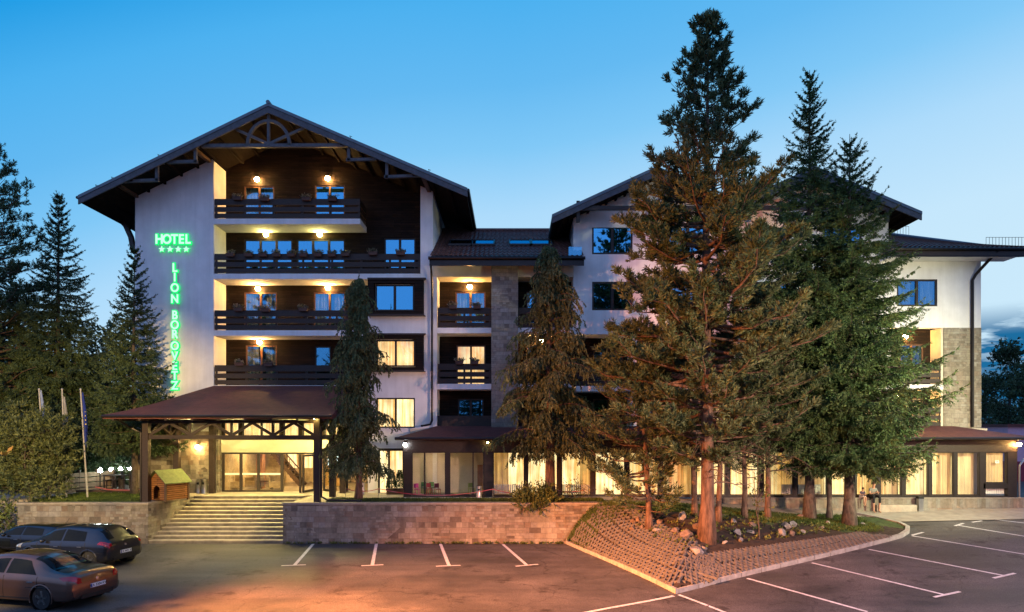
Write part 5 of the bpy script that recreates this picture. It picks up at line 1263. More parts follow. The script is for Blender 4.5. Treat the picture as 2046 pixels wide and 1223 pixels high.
# grass blades on the verge, lawn and mound
rng = np.random.default_rng(9); sh = []
def scatter(n, x0, x1, y0, y1, zf, ok=None, hgt=.09):
    for _ in range(n):
        x, y = rng.uniform(x0, x1), rng.uniform(y0, y1)
        if ok and not ok(x, y): continue
        sh.append((x, y, zf(x, y), 0, 0, 1, hgt*.3))
scatter(9000, 2.6, 15.5, 27.8, 30.95, lambda x, y: iz(x, y), lambda x, y: inside(Vector((x, y))) and y > 28.0+.5*math.sin(x*1.7)+.3*math.sin(x*4.1)+rng.normal(0, .2))
scatter(4500, -8.2, 4.1, YT+.36, 31.2, lambda x, y: .03); scatter(4500, -21.5, -16.7, YT+.36, 34, lambda x, y: .03)
M['grass'] = foliage('grass_blades', (.030,.055,.010), (.06,.10,.018), (.11,.15,.035), 1.5)
V, Q = blades(sh, 5, .10, .016, .6, rng); tag(np_mesh('grass', V, Q, M['grass']), 'short green grass on the lawns and the island', 'grass', kind='stuff')
# litter and small weeds on the soil
sh = []
for _ in range(750):
    x, y = rng.uniform(4, 15.5), rng.uniform(22.5, 28.6)
    if inside(Vector((x, y))) and edge_d(Vector((x, y)))[0] > 1.5: sh.append((x, y, iz(x, y), rng.normal(0, .5), rng.normal(0, .5), .6, .10))
for _ in range(120):
    x = rng.uniform(-10, 2.3); sh.append((x, YT-.03-abs(rng.normal(0, .03)), -1.8, 0, -.3, 1, .04))
V, Q = blades(sh, 9, .11, .045, 1.2, rng); tag(np_mesh('weeds', V, Q, M['juniper']), 'small weeds scattered over the soil of the island', 'weeds', kind='stuff')

# ---------------------------------------------------------------- cars
def paint(name, c):
    m = pbr(name, c, .32, metal=.75, var=.04, spec=.5, coat=1.0); m.node_tree.nodes['Principled BSDF'].inputs['Coat Roughness'].default_value = .04; return m
M['tyre'] = pbr('tyre_rubber', (.02,.02,.02), .8, var=.3); M['alloy'] = pbr('alloy_wheel', (.55,.53,.50), .3, metal=.85, var=.05)
M['tail'] = pbr('red_tail_light_lens', (.38,.008,.012), .12, var=.1, coat=1); M['carglass'] = pbr('dark_car_glass', (.008,.010,.012), .05, var=.1, spec=.10)
M['chrome'] = pbr('chrome_trim', (.7,.7,.7), .12, metal=1, var=.02); M['plate'] = pbr('white_number_plate', (.78,.78,.76), .4, var=.03); M['plate_blue'] = pbr('blue_plate_band', (.01,.04,.35), .4, var=.05)
M['lens'] = pbr('clear_lamp_lens', (.22,.22,.23), .1, var=.1, coat=1)
def car(name, label, loc, fwd, st, axles, wr, body_m, plate, side_win, rear_win, front_win, tail, pillar, hatch=False, plate_z=.62, badge_z=.9):
    """body lofted through stations (x, sill z, belt z, roof z, half width, roof half width); x runs from the rear bumper forward"""
    t = thing(name, loc, label, 'car'); t.rotation_euler = (0, 0, math.atan2(fwd[1], fwd[0]))
    st = np.array(st); L_ = st[-1, 0]
    def par(x):
        # smooth (Catmull-like) interpolation of the stations
        xs_ = st[:, 0]; i = int(np.clip(np.searchsorted(xs_, x)-1, 0, len(xs_)-2)); h = xs_[i+1]-xs_[i]; s = (x-xs_[i])/h
        def sl(j):
            if j == 0 or j == len(xs_)-1: return (st[min(j+1, len(st)-1)]-st[max(j-1, 0)])/(xs_[min(j+1, len(st)-1)]-xs_[max(j-1, 0)])
            a = (st[j]-st[j-1])/(xs_[j]-xs_[j-1]); b_ = (st[j+1]-st[j])/(xs_[j+1]-xs_[j]); return np.where(a*b_ > 0, 2*a*b_/(a+b_+1e-9), 0)
        return st[i]*(2*s**3-3*s**2+1)+st[i+1]*(3*s**2-2*s**3)+h*sl(i)*(s**3-2*s**2+s)+h*sl(i+1)*(s**3-s**2)
    ctrl_v = [0, .10, .17, .24, .38, .50, .56, .72, .80, .88, 1.0]
    def S(x, v):
        _, zb, zt, zrf, w, wr_ = par(x); s = 1 if v >= 0 else -1; v = abs(v)
        zm = zb+(zt-zb)*.48; gh = zrf-zt
        y_ = [0, w*.86, w*.955, w*.985, w*1.0, w*.985, w*.955, w*.955+(wr_-w*.955)*.62, wr_*1.0, wr_*.80, 0]
        z_ = [zb, zb, zb+.05, zb+.14, zm, zt-.07, zt, zt+gh*.62, zrf-gh*.10-.015, zrf-.012, zrf+.012]
        return Vector((x-st[-1,0]/2, s*float(np.interp(v, ctrl_v, y_)), float(np.interp(v, ctrl_v, z_))))
    xs_ = sorted(set(list(np.linspace(0, L_, 110))+list(np.linspace(0, .5, 14)))); half = sorted(set(list(np.linspace(0, 1, 23))+ctrl_v)); vs = [-v for v in half[::-1]][:-1]+half
    V = []; 
    for x in xs_:
        for v in vs: V.append(S(x, v))
    nv = len(vs); Fc = []
    for i in range(len(xs_)-1):
        for j in range(nv-1):
            q = (i*nv+j, (i+1)*nv+j, (i+1)*nv+j+1, i*nv+j+1); c = sum((V[k] for k in q), Vector())/4
            if abs(vs[j]) < .55 and abs(c.y) > .5 and any((c.x+L_/2-a)**2+(c.z-wr)**2 < (wr+.055)**2 for a in axles): continue
            Fc.append(q)
    def cap(i): return tuple(i*nv+j for j in range(nv-1))
    mb = MB(); mb.add(V, Fc+[cap(0), cap(len(xs_)-1)]); body = build_local_m(mb, 'body', body_m, t)
    def patch(name_, m_, pts, off=.006, par_=None, nu=10):
        """panel lying on the body between two (x, v) edges: lower edge list and upper edge list"""
        lo, hi = pts; mb = MB(); nseg = 14
        def ev(l, u): xs2 = [p[0] for p in l]; vs2 = [p[1] for p in l]; k = np.linspace(0, 1, len(l)); return float(np.interp(u, k, xs2)), float(np.interp(u, k, vs2))
        def fn(u, v):
            x0, v0 = ev(lo, u); x1, v1 = ev(hi, u); x, vv = x0+(x1-x0)*v, v0+(v1-v0)*v; e = .004
            p = S(x, vv); a = S(min(x+e*5, L_), vv)-S(max(x-e*5, 0), vv); b_ = S(x, vv+e)-S(x, vv-e); n_ = a.cross(b_); n_ = n_.normalized() if n_.length > 1e-9 else Vector((-1,0,0))
            if n_.dot(p-Vector((p.x, 0, .55))) < 0: n_ = -n_
            return p+n_*off
        mb.grid(fn, nseg, nu); return build_local_m(mb, name_, m_, par_ or t)
    for s in (1, -1):
        for w_ in side_win: patch('side_window', M['carglass'], ([(x, s*v) for x, v in w_[0]], [(x, s*v) for x, v in w_[1]]))
        patch('tail_light', M['tail'], ([(x, s*v) for x, v in tail[0]], [(x, s*v) for x, v in tail[1]]), .012)
        for a in axles:
            wy = s*(par(a)[4]*.985-.12)
            wl_ = thing_part('wheel', t); c = (a-L_/2, wy, wr)
            mb = MB().lathe([(wr*.66, -.10), (wr*.93, -.105), (wr, -.06), (wr, .06), (wr*.93, .105), (wr*.66, .10)], c, 28, 'y'); o = build_local_m(mb, 'tyre', M['tyre'], t, True); 
            mb = MB().lathe([(wr*.66, -.10), (wr*.66, .075*1), (wr*.60, .08), (wr*.58, .03*s), (.001, .03*s)], c, 24, 'y')
            for k in range(5):
                an = k*6.283/5+.3; d = Vector((math.cos(an), 0, math.sin(an))); p = Vector(c)+Vector((0, s*.085, 0)); mb.bar(p+d*.03, p+d*wr*.63, wr*.24, .03, up=(0,1,0))
            mb.lathe([(wr*.16, .06*s), (wr*.16, .095*s), (.001, .1*s)], c, 14, 'y')
            build_local_m(mb, 'rim', M['alloy'], o)
            mb = MB().lathe([(wr+.05, -.30), (wr+.05, .30*.55)], (c[0], c[1]-s*.05, c[2]+.0), 28, 'y', caps=False); build_local_m(mb, 'wheel_arch_liner', M['black'], t)
            mb = MB(); mb.tube([S(a+(wr+.055)*math.cos(q), 0) and Vector((c[0]+(wr+.058)*math.cos(q), s*(par(min(max(a+(wr+.058)*math.cos(q),0),L_))[4]*.985+.002), c[2]+(wr+.058)*math.sin(q))) for q in np.linspace(-.35, math.pi+.35, 22)], .02, 6); build_local_m(mb, 'wheel_arch', body_m, t, True)
        # door seams, handles, mirror
        mb = MB()
        for xx in pillar: mb.tube([S(xx, s*v)+Vector((0, s*.002, 0)) for v in np.linspace(.2, .56, 9)], .007, 5)
        mb.tube([S(x, s*.22)+Vector((0, s*.003, 0)) for x in np.linspace(axles[0]+wr+.1, axles[1]-wr-.1, 12)], .014, 5); build_local_m(mb, 'door_seam', M['black'], t)
        for xx in pillar[:2]:
            mb = MB(); a = S(xx+.10, s*.47); b_ = S(xx+.30, s*.47); mb.bar(a+Vector((0, s*.02, 0)), b_+Vector((0, s*.02, 0)), .035, .03); build_local_m(mb, 'door_handle', M['chrome'], t)
        mb = MB(); c = S(pillar[-1]-.35, s*.57); mb.ball((c.x, c.y+s*.12, c.z+.04), .10, sc=(.7,1,.7)); build_local_m(mb, 'wing_mirror', body_m, t, True)
        lf = L_-.02
        patch('headlight', M['lens'], ([(L_-.42, s*.46), (L_-.06, s*.52)], [(L_-.55, s*.62), (L_-.10, s*.66)]), .008)
    patch('rear_window', M['carglass'], rear_win, .006, nu=16); patch('windscreen', M['carglass'], front_win, .006, nu=16)
    # rear: plate with lettering, bumper strip, boot seam, badge
    zt = plate_z; v_at = float(np.interp(zt, [S(0.0, v).z for v in half], half)); xr = S(0, v_at).x-.012
    px = MB().box(xr-.012, xr, -.26, .26, zt-.056, zt+.056); pl_ = build_local_m(px, 'number_plate', M['plate'], t)
    build_local_m(MB().box(xr-.0145, xr-.0125, .215, .255, zt-.052, zt+.052), 'country_band', M['plate_blue'], pl_)
    c = bpy.data.curves.new('tmp', 'FONT'); c.body = plate; c.align_x = 'CENTER'; c.align_y = 'CENTER'; c.size = .105; c.offset = .0015; c.extrude = .0008
    o = bpy.data.objects.new('tmp', c); COL.objects.link(o); dg = bpy.context.evaluated_depsgraph_get(); me = bpy.data.meshes.new_from_object(o.evaluated_get(dg)); bpy.data.objects.remove(o)
    me.transform(Matrix.Translation((xr-.0145, -.022, zt-.002)) @ Matrix.Rotation(-math.pi/2, 4, 'Z') @ Matrix.Rotation(math.pi/2, 4, 'X')); me.materials.clear(); me.materials.append(M['black'])
    o = bpy.data.objects.new('plate_lettering', me); COL.objects.link(o); o.parent = pl_; WL[o.name] = WL[t.name]
    def xat(z): v = float(np.interp(z, [S(.0, q).z for q in half], half)); return S(0, v).x
    mb = MB(); mb.tube([S(.05, v)+Vector((-.004,0,0)) for v in np.linspace(-.36, .36, 20)] , .010, 5); build_local_m(mb, 'bumper_seam', M['black'], t)
    mb = MB(); zbg = badge_z; xb_ = par(.04); 
    mb.lathe([(.001, .0), (.045, .004), (.05, .014), (.035, .02), (.001, .012)], (-L_/2-.006, 0, zbg), 14, 'x'); build_local_m(mb, 'badge', M['chrome'], t)
    mb = MB(); mb.box(-L_/2+.0, -L_/2+.25, -.55, .55, st[0][1]-.12, st[0][1]-.01); build_local_m(mb, 'rear_skirt', M['black'], t)
    mb = MB(); mb.tube([(-L_/2+.05, -.5, .24), (-L_/2+.28, -.5, .25)], .035, 10); build_local_m(mb, 'exhaust', M['chrome'], t)
    mb = MB().box(-L_/2+.5, L_/2-.5, -.7, .7, .17, .3); build_local_m(mb, 'underbody', M['black'], t)
    if hatch:
        mb = MB(); c = S(.62, 0.0); 
        a = S(.72, 1.0); mb.tube([a, a+Vector((-.18, 0, .22))], .008, 5); build_local_m(mb, 'aerial', M['black'], t)
    return t
def thing_part(n, t): return None
def build_local_m(mb, name, m, parent, smooth=None):
    me = bpy.data.meshes.new(name); me.from_pydata([tuple(v) for v in mb.v], [], mb.f)
    import bmesh
    bm = bmesh.new(); bm.from_mesh(me); bmesh.ops.remove_doubles(bm, verts=bm.verts, dist=1e-5); bmesh.ops.recalc_face_normals(bm, faces=bm.faces); bm.to_mesh(me); bm.free()
    me.polygons.foreach_set('use_smooth', [True]*len(me.polygons)); me.materials.append(m)
    try: me.set_sharp_from_angle(angle=math.radians(38))
    except Exception: pass
    o = bpy.data.objects.new(name, me); COL.objects.link(o); o.parent = parent; WL[o.name] = WL.get(parent.name, Vector((0,0,0))); return o
SED = [(0,.40,.72,.75,.70,.52),(.05,.31,.80,.92,.80,.62),(.22,.25,.86,1.02,.875,.70),(.55,.22,.90,1.06,.90,.70),(.85,.21,.915,1.11,.91,.66),(1.35,.20,.92,1.345,.915,.60),(1.85,.20,.92,1.435,.915,.585),(2.4,.20,.92,1.455,.915,.59),(2.9,.20,.915,1.42,.915,.60),(3.35,.20,.905,1.22,.91,.63),(3.8,.20,.88,.97,.90,.68),(4.25,.22,.83,.89,.87,.66),(4.58,.26,.74,.79,.80,.60),(4.72,.36,.62,.66,.66,.5)]
HAT = [(0,.42,.80,.84,.70,.55),(.05,.32,.86,.98,.80,.62),(.2,.26,.92,1.12,.86,.64),(.45,.22,.94,1.34,.89,.58),(.75,.21,.94,1.45,.90,.56),(1.3,.20,.93,1.475,.90,.575),(1.9,.20,.92,1.48,.90,.585),(2.4,.20,.91,1.43,.90,.60),(2.9,.20,.90,1.21,.90,.63),(3.35,.20,.87,.97,.885,.66),(3.75,.22,.82,.88,.86,.64),(4.15,.26,.72,.77,.78,.58),(4.28,.36,.6,.64,.66,.5)]
def cpos(px, py, off): q = hit(px, py); return q
q1 = hit(78, 1221); q2 = hit(191, 1189)
fwd = Vector((-.972, .235)); ax1 = Vector(((q1.x+q2.x)/2, (q1.y+q2.y)/2)); c1 = ax1+fwd*(4.72/2-1.02)
car('parked_car', 'brown metallic saloon car parked nearest the camera at the lower left', (c1.x, c1.y, gz(c1.x, c1.y)+.004), fwd, SED, (1.02, 3.72), .325, paint('bronze_brown_car_paint', (.155,.08,.052)), 'CA 3304 KW',
    [([(1.22,.585),(2.28,.585)], [(1.62,.77),(2.25,.775)]), ([(2.36,.585),(3.38,.585)], [(2.33,.775),(2.98,.76)])],
    ([(.66,-.80),(.60,-.95),(.58,1.0-.001),(.60,.95),(.66,.80)], [(1.50,-.84),(1.52,-.94),(1.53,.999),(1.52,.94),(1.50,.84)]) if False else ([(.74,-.83),(.70,-.95),(.70,.95),(.74,.83)], [(1.55,-.83),(1.55,-.95),(1.55,.95),(1.55,.83)]),
    ([(3.84,-.84),(3.84,.84)], [(2.95,-.83),(2.95,.83)]), ([(.30,.52),(.0,.58),(.0,.78)], [(.46,.585),(.14,.72),(.03,.83)]), (1.16, 2.32, 3.5), plate_z=.60, badge_z=.76)
q3 = hit(247, 1121); fw2 = Vector((-.972, .235)); right = Vector((fw2.y, -fw2.x)); c2 = Vector((q3.x, q3.y))-right*.75+fw2*(4.28/2-.80)
car('parked_car', 'dark grey hatchback parked below the left retaining wall', (c2.x, c2.y, gz(c2.x, c2.y)+.004), fw2, HAT, (.80, 3.42), .32, paint('dark_grey_car_paint', (.032,.032,.038)), 'CA 9491 KB',
    [([(.98,.585),(1.95,.585)], [(1.05,.74),(1.93,.775)]), ([(2.03,.585),(3.0,.585)], [(2.0,.775),(2.55,.76)])],
    ([(.17,-.80),(.14,-.93),(.14,.93),(.17,.80)], [(.52,-.82),(.56,-.93),(.56,.93),(.52,.82)]), ([(3.36,-.84),(3.36,.84)], [(2.5,-.83),(2.5,.83)]),
    ([(.42,.52),(.02,.50),(.0,.66)], [(.34,.60),(.08,.66),(.03,.76)]), (.95, 1.99, 3.08), hatch=True, plate_z=.56, badge_z=.80)

c3 = Vector((-19.6, 28.2)); LOW = [(a, b*.9, c*.83, d*.81, e, f) for a, b, c, d, e, f in HAT]
car('parked_car', 'low black car behind the dark grey hatchback, close to the wall', (c3.x, c3.y, gz(c3.x, c3.y)+.004), fw2, LOW, (.80, 3.42), .31, paint('black_car_paint', (.012,.012,.014)), 'CA 5176 PX',
    [([(.98,.585),(1.95,.585)], [(1.05,.74),(1.93,.775)]), ([(2.03,.585),(3.0,.585)], [(2.0,.775),(2.55,.76)])],
    ([(.17,-.80),(.14,-.93),(.14,.93),(.17,.80)], [(.52,-.82),(.56,-.93),(.56,.93),(.52,.82)]), ([(3.36,-.84),(3.36,.84)], [(2.5,-.83),(2.5,.83)]),
    ([(.42,.52),(.02,.50),(.0,.66)], [(.34,.60),(.08,.66),(.03,.76)]), (.95, 1.99, 3.08), hatch=True, plate_z=.48, badge_z=.66)

# ---------------------------------------------------------------- smaller things
# dog kennel on the terrace corner
M['kennel'] = boards('varnished_kennel_boards', (.30,.135,.05), (.20,.085,.03), .09, 1.5); M['kennel_roof'] = pbr('green_felt_kennel_roof', (.105,.12,.04), .8, var=.3, scale=6, bump=.4)
kx, ky = PX(336, 31.2), 31.2; kn = thing('dog_kennel', (kx, ky, .01), 'wooden dog kennel with a green sloping roof at the corner of the terrace', 'kennel', rz=math.radians(-32))
w_, d_, h_, rgz = .55, .62, .85, 1.32
mb = MB()
prof = [(-w_, .06), (-.2, .06), (-.2, .55), (-.14, .66), (0, .71), (.14, .66), (.2, .55), (.2, .06), (w_, .06), (w_, h_), (0, rgz), (-w_, h_)]
# front wall has the door opening; ridge runs front to back (local y)
mb.prism(prof, -d_, -d_+.03); mb.prism([(-w_, .06), (w_, .06), (w_, h_), (0, rgz), (-w_, h_)], d_-.03, d_); mb.box(-w_, -w_+.03, -d_+.03, d_-.03, .06, h_); mb.box(w_-.03, w_, -d_+.03, d_-.03, .06, h_); mb.box(-w_+.03, w_-.03, -d_+.03, d_-.03, .06, .1)
o = build_local_m(mb, 'walls', M['kennel'], kn); mb = MB()
for s in (-1, 1): mb.prism([(0, rgz+.045), (s*(w_+.13), h_-.065), (s*(w_+.13), h_-.025), (0, rgz+.09)], -d_-.12, d_+.12)
build_local_m(mb, 'roof', M['kennel_roof'], kn); mb = MB()
for sx in (-1, 1):
    for sy in (-1, 1): mb.box(sx*w_-.04, sx*w_+.04, sy*d_-.04, sy*d_+.04, 0, h_-.02)
build_local_m(mb, 'corner_posts', M['wood_mid'], kn); kn.rotation_euler = (0, 0, math.radians(-22))
# steel bins
def bin_(loc, label, h=.62, r=.13):
    t = thing('ash_bin', loc, label, 'bin', 'steel bins on the terrace'); MB_l(MB().lathe([(r*1.05, 0), (r*1.05, .02), (r, .03), (r, h*.86), (r*1.04, h*.87), (r*1.04, h*.97)], (0,0,0), 20), 'body', 'metal', t); MB_l(MB().lathe([(r*.98, h*.97), (r*.8, h), (.001, h*.98)], (0,0,0), 20), 'lid', 'black', t)
    MB_l(MB().box(-.06, .06, -r*1.03-.003, -r*.9, h*.62, h*.78), 'slot', 'black', t); return t
def MB_l(mb, n, m, t): return build_local_m(mb, n, M[m] if isinstance(m, str) else m, t)
bin_((PX(408, 34.6), 34.6, 0), 'steel bin beside the left end of the entrance doors', .75); bin_((PX(397, 34.75), 34.75, 0), 'second steel bin by the stone wall under the glowing uplighter', .72, .10); bin_((PX(957, 31.9), 31.9, 0), 'steel ash bin in front of the playroom glass'); bin_((PX(724, 34.2), 34.2, 0), 'steel bin half hidden behind the slim thuja', .6)
t = thing('ash_bin', (PX(1838, 32.35), 32.35, yardz(PX(1838, 32.35), 32.35)), 'square steel bin standing against the plinth at the right', 'bin', 'steel bins on the terrace'); MB_l(MB().box(-.11, .11, -.11, .11, 0, .6), 'body', 'metal', t); MB_l(MB().box(-.125, .125, -.125, .125, .6, .72), 'lid', 'black', t)
# planter with two clipped conifers by the side door
t = thing('planter', (PX(790, 34.2), 34.2, 0), 'wooden trough by the side door', 'planter'); MB_l(MB().box(-.42, .42, -.17, .17, 0, .3).box(-.45, .45, -.2, -.171, .24, .3), 'trough', 'wood_mid', t)
for dxx, l in ((-.2, 'left clipped cone shaped conifer in the trough by the side door'), (.22, 'right clipped cone shaped conifer in the trough by the side door')):
    rngc = np.random.default_rng(17 if dxx < 0 else 18); rt = thing('potted_conifer', (PX(790, 34.2)+dxx, 34.2, .28), l, 'shrub'); sh = []
    for _ in range(420):
        z = rngc.random()*.85; rr = .20*(1-z/.9)+.02; a = rngc.random()*6.28; sh.append((rr*math.cos(a), rr*math.sin(a), z, math.cos(a), math.sin(a), 1.2, .08))
    V, Q = blades(sh, 6, .07, .025, .6, rngc); np_mesh('foliage', V, Q, M['spruce'], rt); MB_l(MB().tube([(0,0,-.05), (0,0,.8)], .02, 6), 'trunk', 'bark_grey', rt)
# flower boxes on the railings
M['box'] = pbr('terracotta_flower_box', (.10,.05,.035), .8, var=.3); M['flowers'] = foliage('box_plants', (.04,.06,.02), (.12,.13,.07), (.45,.36,.32), 6)
def flowerbox(px, py, y, label, seed, w=.42):
    rr = np.random.default_rng(seed); x, z = PX(px, y), PZ(py, y); t = thing('flower_box', (x, y, z), label, 'flower box', 'flower boxes on the balcony rails'); MB_l(MB().prism([(-w/2+.03, 0), (w/2-.03, 0), (w/2, .17), (-w/2, .17)], -.09, .09), 'box', 'box', t)
    sh = [(rr.uniform(-w/2, w/2), rr.uniform(-.08, .08), .15, rr.normal(0, .5), rr.normal(0, .5), 1, rr.uniform(.08, .22)) for _ in range(42)]; V, Q = blades(sh, 6, .07, .045, 1.1, rr); np_mesh('plants', V, Q, M['flowers'], t)
n_ord = ('first', 'second', 'third', 'fourth', 'fifth', 'sixth', 'seventh', 'eighth')
yf = 34.93
for i, px in enumerate((460, 496, 525, 552, 582, 606, 635, 663)): flowerbox(px, 513, yf, n_ord[i]+' flower box from the left on the balcony with the triple windows', 100+i)
for k, (px, py, l) in enumerate(((690, 512, 'ninth flower box, on the rail where the triple window balcony darkens'), (745, 510, 'flower box alone on the right dark stretch of the triple window balcony'), (800, 510, 'flower box below the single right window of the triple window balcony'),
        (474, 400, 'left flower box on the top balcony rail'), (528, 402, 'flower box below the left door lamp of the top balcony'), (612, 401, 'flower box between the two doors of the top balcony'), (664, 402, 'right flower box on the top balcony rail'),
        (476, 622, 'left flower box on the middle balcony rail'), (530, 623, 'flower box below the left door of the middle balcony'), (606, 622, 'flower box between the two doors of the middle balcony'),
        (478, 731, 'left flower box on the lowest balcony rail'), (536, 732, 'flower box below the lit door of the lowest balcony'))): flowerbox(px, py, yf, l, 120+k, .46)
for k, (px, py, l) in enumerate(((905, 617, 'left flower box on the upper link balcony'), (953, 617, 'right flower box on the upper link balcony'), (918, 728, 'left flower box on the balcony with the lit curtains'), (948, 728, 'right flower box on the balcony with the lit curtains'))): flowerbox(px, py, YK-.06, l, 140+k)
# flagpoles
M['pole'] = pbr('weathered_white_pole', (.36,.35,.33), .5, var=.3, scale=4); M['flag_blue'] = pbr('blue_flag_cloth', (.012,.03,.22), .8, var=.3, scale=2); M['flag_white'] = pbr('white_blue_flag_cloth', (.26,.30,.38), .8, var=.4, scale=3, c2=(.06,.13,.36)); M['flag_grey'] = pbr('pale_flag_cloth', (.25,.25,.25), .8, var=.4, scale=3); M['yellow'] = pbr('yellow_star_print', (.8,.6,.05), .7)
for (px0, px1, mm, l, ft, fb) in ((93, 78, 'flag_white', 'left flagpole with a white and blue hanging flag, half behind the willow shrub', 0, 1.9), (133, 124, 'flag_grey', 'middle flagpole with a pale hanging flag', .3, 2.2), (175, 161, 'flag_blue', 'right flagpole with a blue hanging flag bearing yellow stars', .1, 2.4)):
    yq = 31.6; bx = PX(px0, yq); hz = PZ(780, yq); lean = PX(px1, yq)-bx
    t = thing('flagpole', (bx, yq, .02), l, 'flagpole', 'flagpoles on the left lawn'); MB_l(MB().tube([(0,0,0), (lean*.5,0,hz*.5), (lean,0,hz)], [.042,.038,.03], 10).ball((lean, 0, hz+.03), .045), 'pole', 'pole', t)
    def fn(u, v, lean=lean, hz=hz, ft=ft, fb=fb): z = hz-ft-(fb)*v; wv = .12+.22*math.sin(v*2.6+.3); return (lean*z/hz+.05+.55*wv*u+.03*math.sin(u*14+v*3), .05*math.sin(u*11+v*2.0), z-.25*u)
    fo = MB_l(MB().grid(fn, 14, 14), 'flag', mm, t)
    if mm == 'flag_blue':
        for k in range(4): p = fn(.75, .30+.08*k); MB_l(MB().prism([(p[0]+.04*math.sin(q*math.pi/5)*(1 if q % 2 == 0 else .45), p[2]+.04*math.cos(q*math.pi/5)*(1 if q % 2 == 0 else .45)) for q in range(10)], p[1]-.05, p[1]-.04), 'flag_star', 'yellow', fo)
# timber fence left, terrace bar with globe lamps, tables and chairs
M['fence'] = pbr('pale_fence_board', (.26,.18,.11), .8, var=.35, scale=3, bump=.3, stretch=(.5,1,6))
t = thing('wooden_fence', (-23, 34, 0), 'horizontal board fence behind the flagpoles', 'fence')
a, b_ = P(45, 1000, 33.5), P(225, 960, 36.5); mb = MB(); a.z = -.1; b_.z = .0
for k in range(4): z = .12+.27*k; mb.bar(a+Vector((0,0,z)), b_+Vector((0,0,z)), .03, .22)
mb.build('boards', M['fence'], t); mb = MB()
for k in range(6): q = a.lerp(b_, k/5); mb.box(q.x-.05, q.x+.05, q.y+.02, q.y+.1, -.3, 1.15)
mb.build('posts', M['wood_mid'], t)
for k, (px, yq, py, l) in enumerate(((200, 35.4, 940, 'largest'), (222, 37, 938, 'second'), (241, 38.4, 937, 'third'), (258, 39.8, 936, 'farthest'))):
    z = PZ(py, yq); t = thing('globe_lamp', (PX(px, yq), yq, 0), l+' of the row of white globe lamps on the bar terrace', 'lamp', 'white globe lamps on the bar terrace'); MB_l(MB().tube([(0,0,0), (0,0,z-.1)], .03, 8), 'post', 'black', t); MB_l(MB().ball((0,0,z), .105), 'lit_globe', 'lampglass_white', t)
tag(MB().box(-27, -19.4, 35.2, 44, -.004, .12).build('bar_terrace', M['wood_mid']), 'raised timber deck of the bar terrace', 'deck', kind='structure')
def table(loc, label):
    t = thing('bar_table', loc, label, 'table', 'tables on the bar terrace'); MB_l(MB().box(-.35, .35, -.35, .35, .70, .74), 'table_top', 'wood', t)
    for sx in (-1, 1):
        for sy in (-1, 1): MB_l(MB().box(sx*.3-.025, sx*.3+.025, sy*.3-.025, sy*.3+.025, 0, .70), 'leg', 'wood', t)
def chair(loc, rz, label, m='wood', sc=1.0, group='chairs on the bar terrace'):
    t = thing('chair', loc, label, 'chair', group, rz=rz); s = sc; MB_l(MB().box(-.2*s, .2*s, -.2*s, .2*s, .43*s, .47*s), 'seat', m, t); MB_l(MB().box(-.2*s, .2*s, .17*s, .2*s, .55*s, .9*s), 'backrest', m, t)
    for sx in (-1, 1):
        for sy in (-1, 1): MB_l(MB().box(sx*.18*s-.018*s, sx*.18*s+.018*s, sy*.18*s-.018*s, sy*.18*s+.018*s, 0, (.43 if sy < 0 else .56)*s), 'leg', m, t)
for px, yq, l in ((226, 36.4, 'left dark table under the globe lamps'), (243, 36.0, 'right dark table beside the canopy post')): table((PX(px, yq), yq, .12), l)
for px, yq, rz, l in ((214, 36.3, 1.2, 'leftmost dark chair under the globe lamps'), (220, 37.1, .2, 'dark chair behind the left bar table'), (236, 36.5, -1.4, 'dark chair between the two bar tables'), (252, 36.3, -1.2, 'dark chair nearest the canopy post')): chair((PX(px, yq), yq, .12), rz, l)
# barrier tape on thin stakes along the terrace
M['tape'] = pbr('red_white_barrier_tape', (.36,.02,.035), .5, var=.2, scale=2, c2=(.45,.22,.22))
def stake(x, y, z, l): t = thing('barrier_stake', (x, y, z), l, 'stake', 'thin stakes holding barrier tape'); MB_l(MB().tube([(0,0,0), (0,0,.55)], .014, 6), 'rod', 'metal', t); MB_l(MB().lathe([(.06,0), (.06,.015), (.001,.02)], (0,0,0), 10), 'foot', 'black', t)
ST = [(691, 31.6, 'thin stake left of the slim thuja trunk'), (757, 31.6, 'thin stake beside the side door'), (985, 31.4, 'thin stake in front of the wide veranda post'), (1103, 31.5, 'thin stake right of the broad thuja trunk'), (1176, 31.6, 'thin stake at the right end of the terrace')]
for px, yq, l in ST: stake(PX(px, yq), yq, .0, l)
pts_ = []
for (a, b2) in zip(ST[:-1], ST[1:]):
    for k in range(9): u = k/9; x = PX(a[0], a[1])*(1-u)+PX(b2[0], b2[1])*u; pts_.append((x, a[1]*(1-u)+b2[1]*u, .5-.30*4*u*(1-u)*min(1, abs(b2[0]-a[0])/160)))
mb = MB()
for p, q in zip(pts_[:-1], pts_[1:]): mb.bar(p, q, .004, .035)
tag(mb.build('barrier_tape', M['tape'], origin=pts_[0]), 'sagging red and white barrier tape along the terrace', 'barrier tape')
mb = MB(); pts_ = [(PX(190, 34.4), 34.4, .35), (PX(215, 34.4), 34.4, .22), (PX(262, 34.4), 34.4, .18), (PX(300, 34.4), 34.4, .28)]
for p, q in zip(pts_[:-1], pts_[1:]): mb.bar(p, q, .004, .06)
tag(mb.build('barrier_tape', M['tape'], origin=pts_[0]), 'short red barrier tape in front of the bar terrace', 'barrier tape')
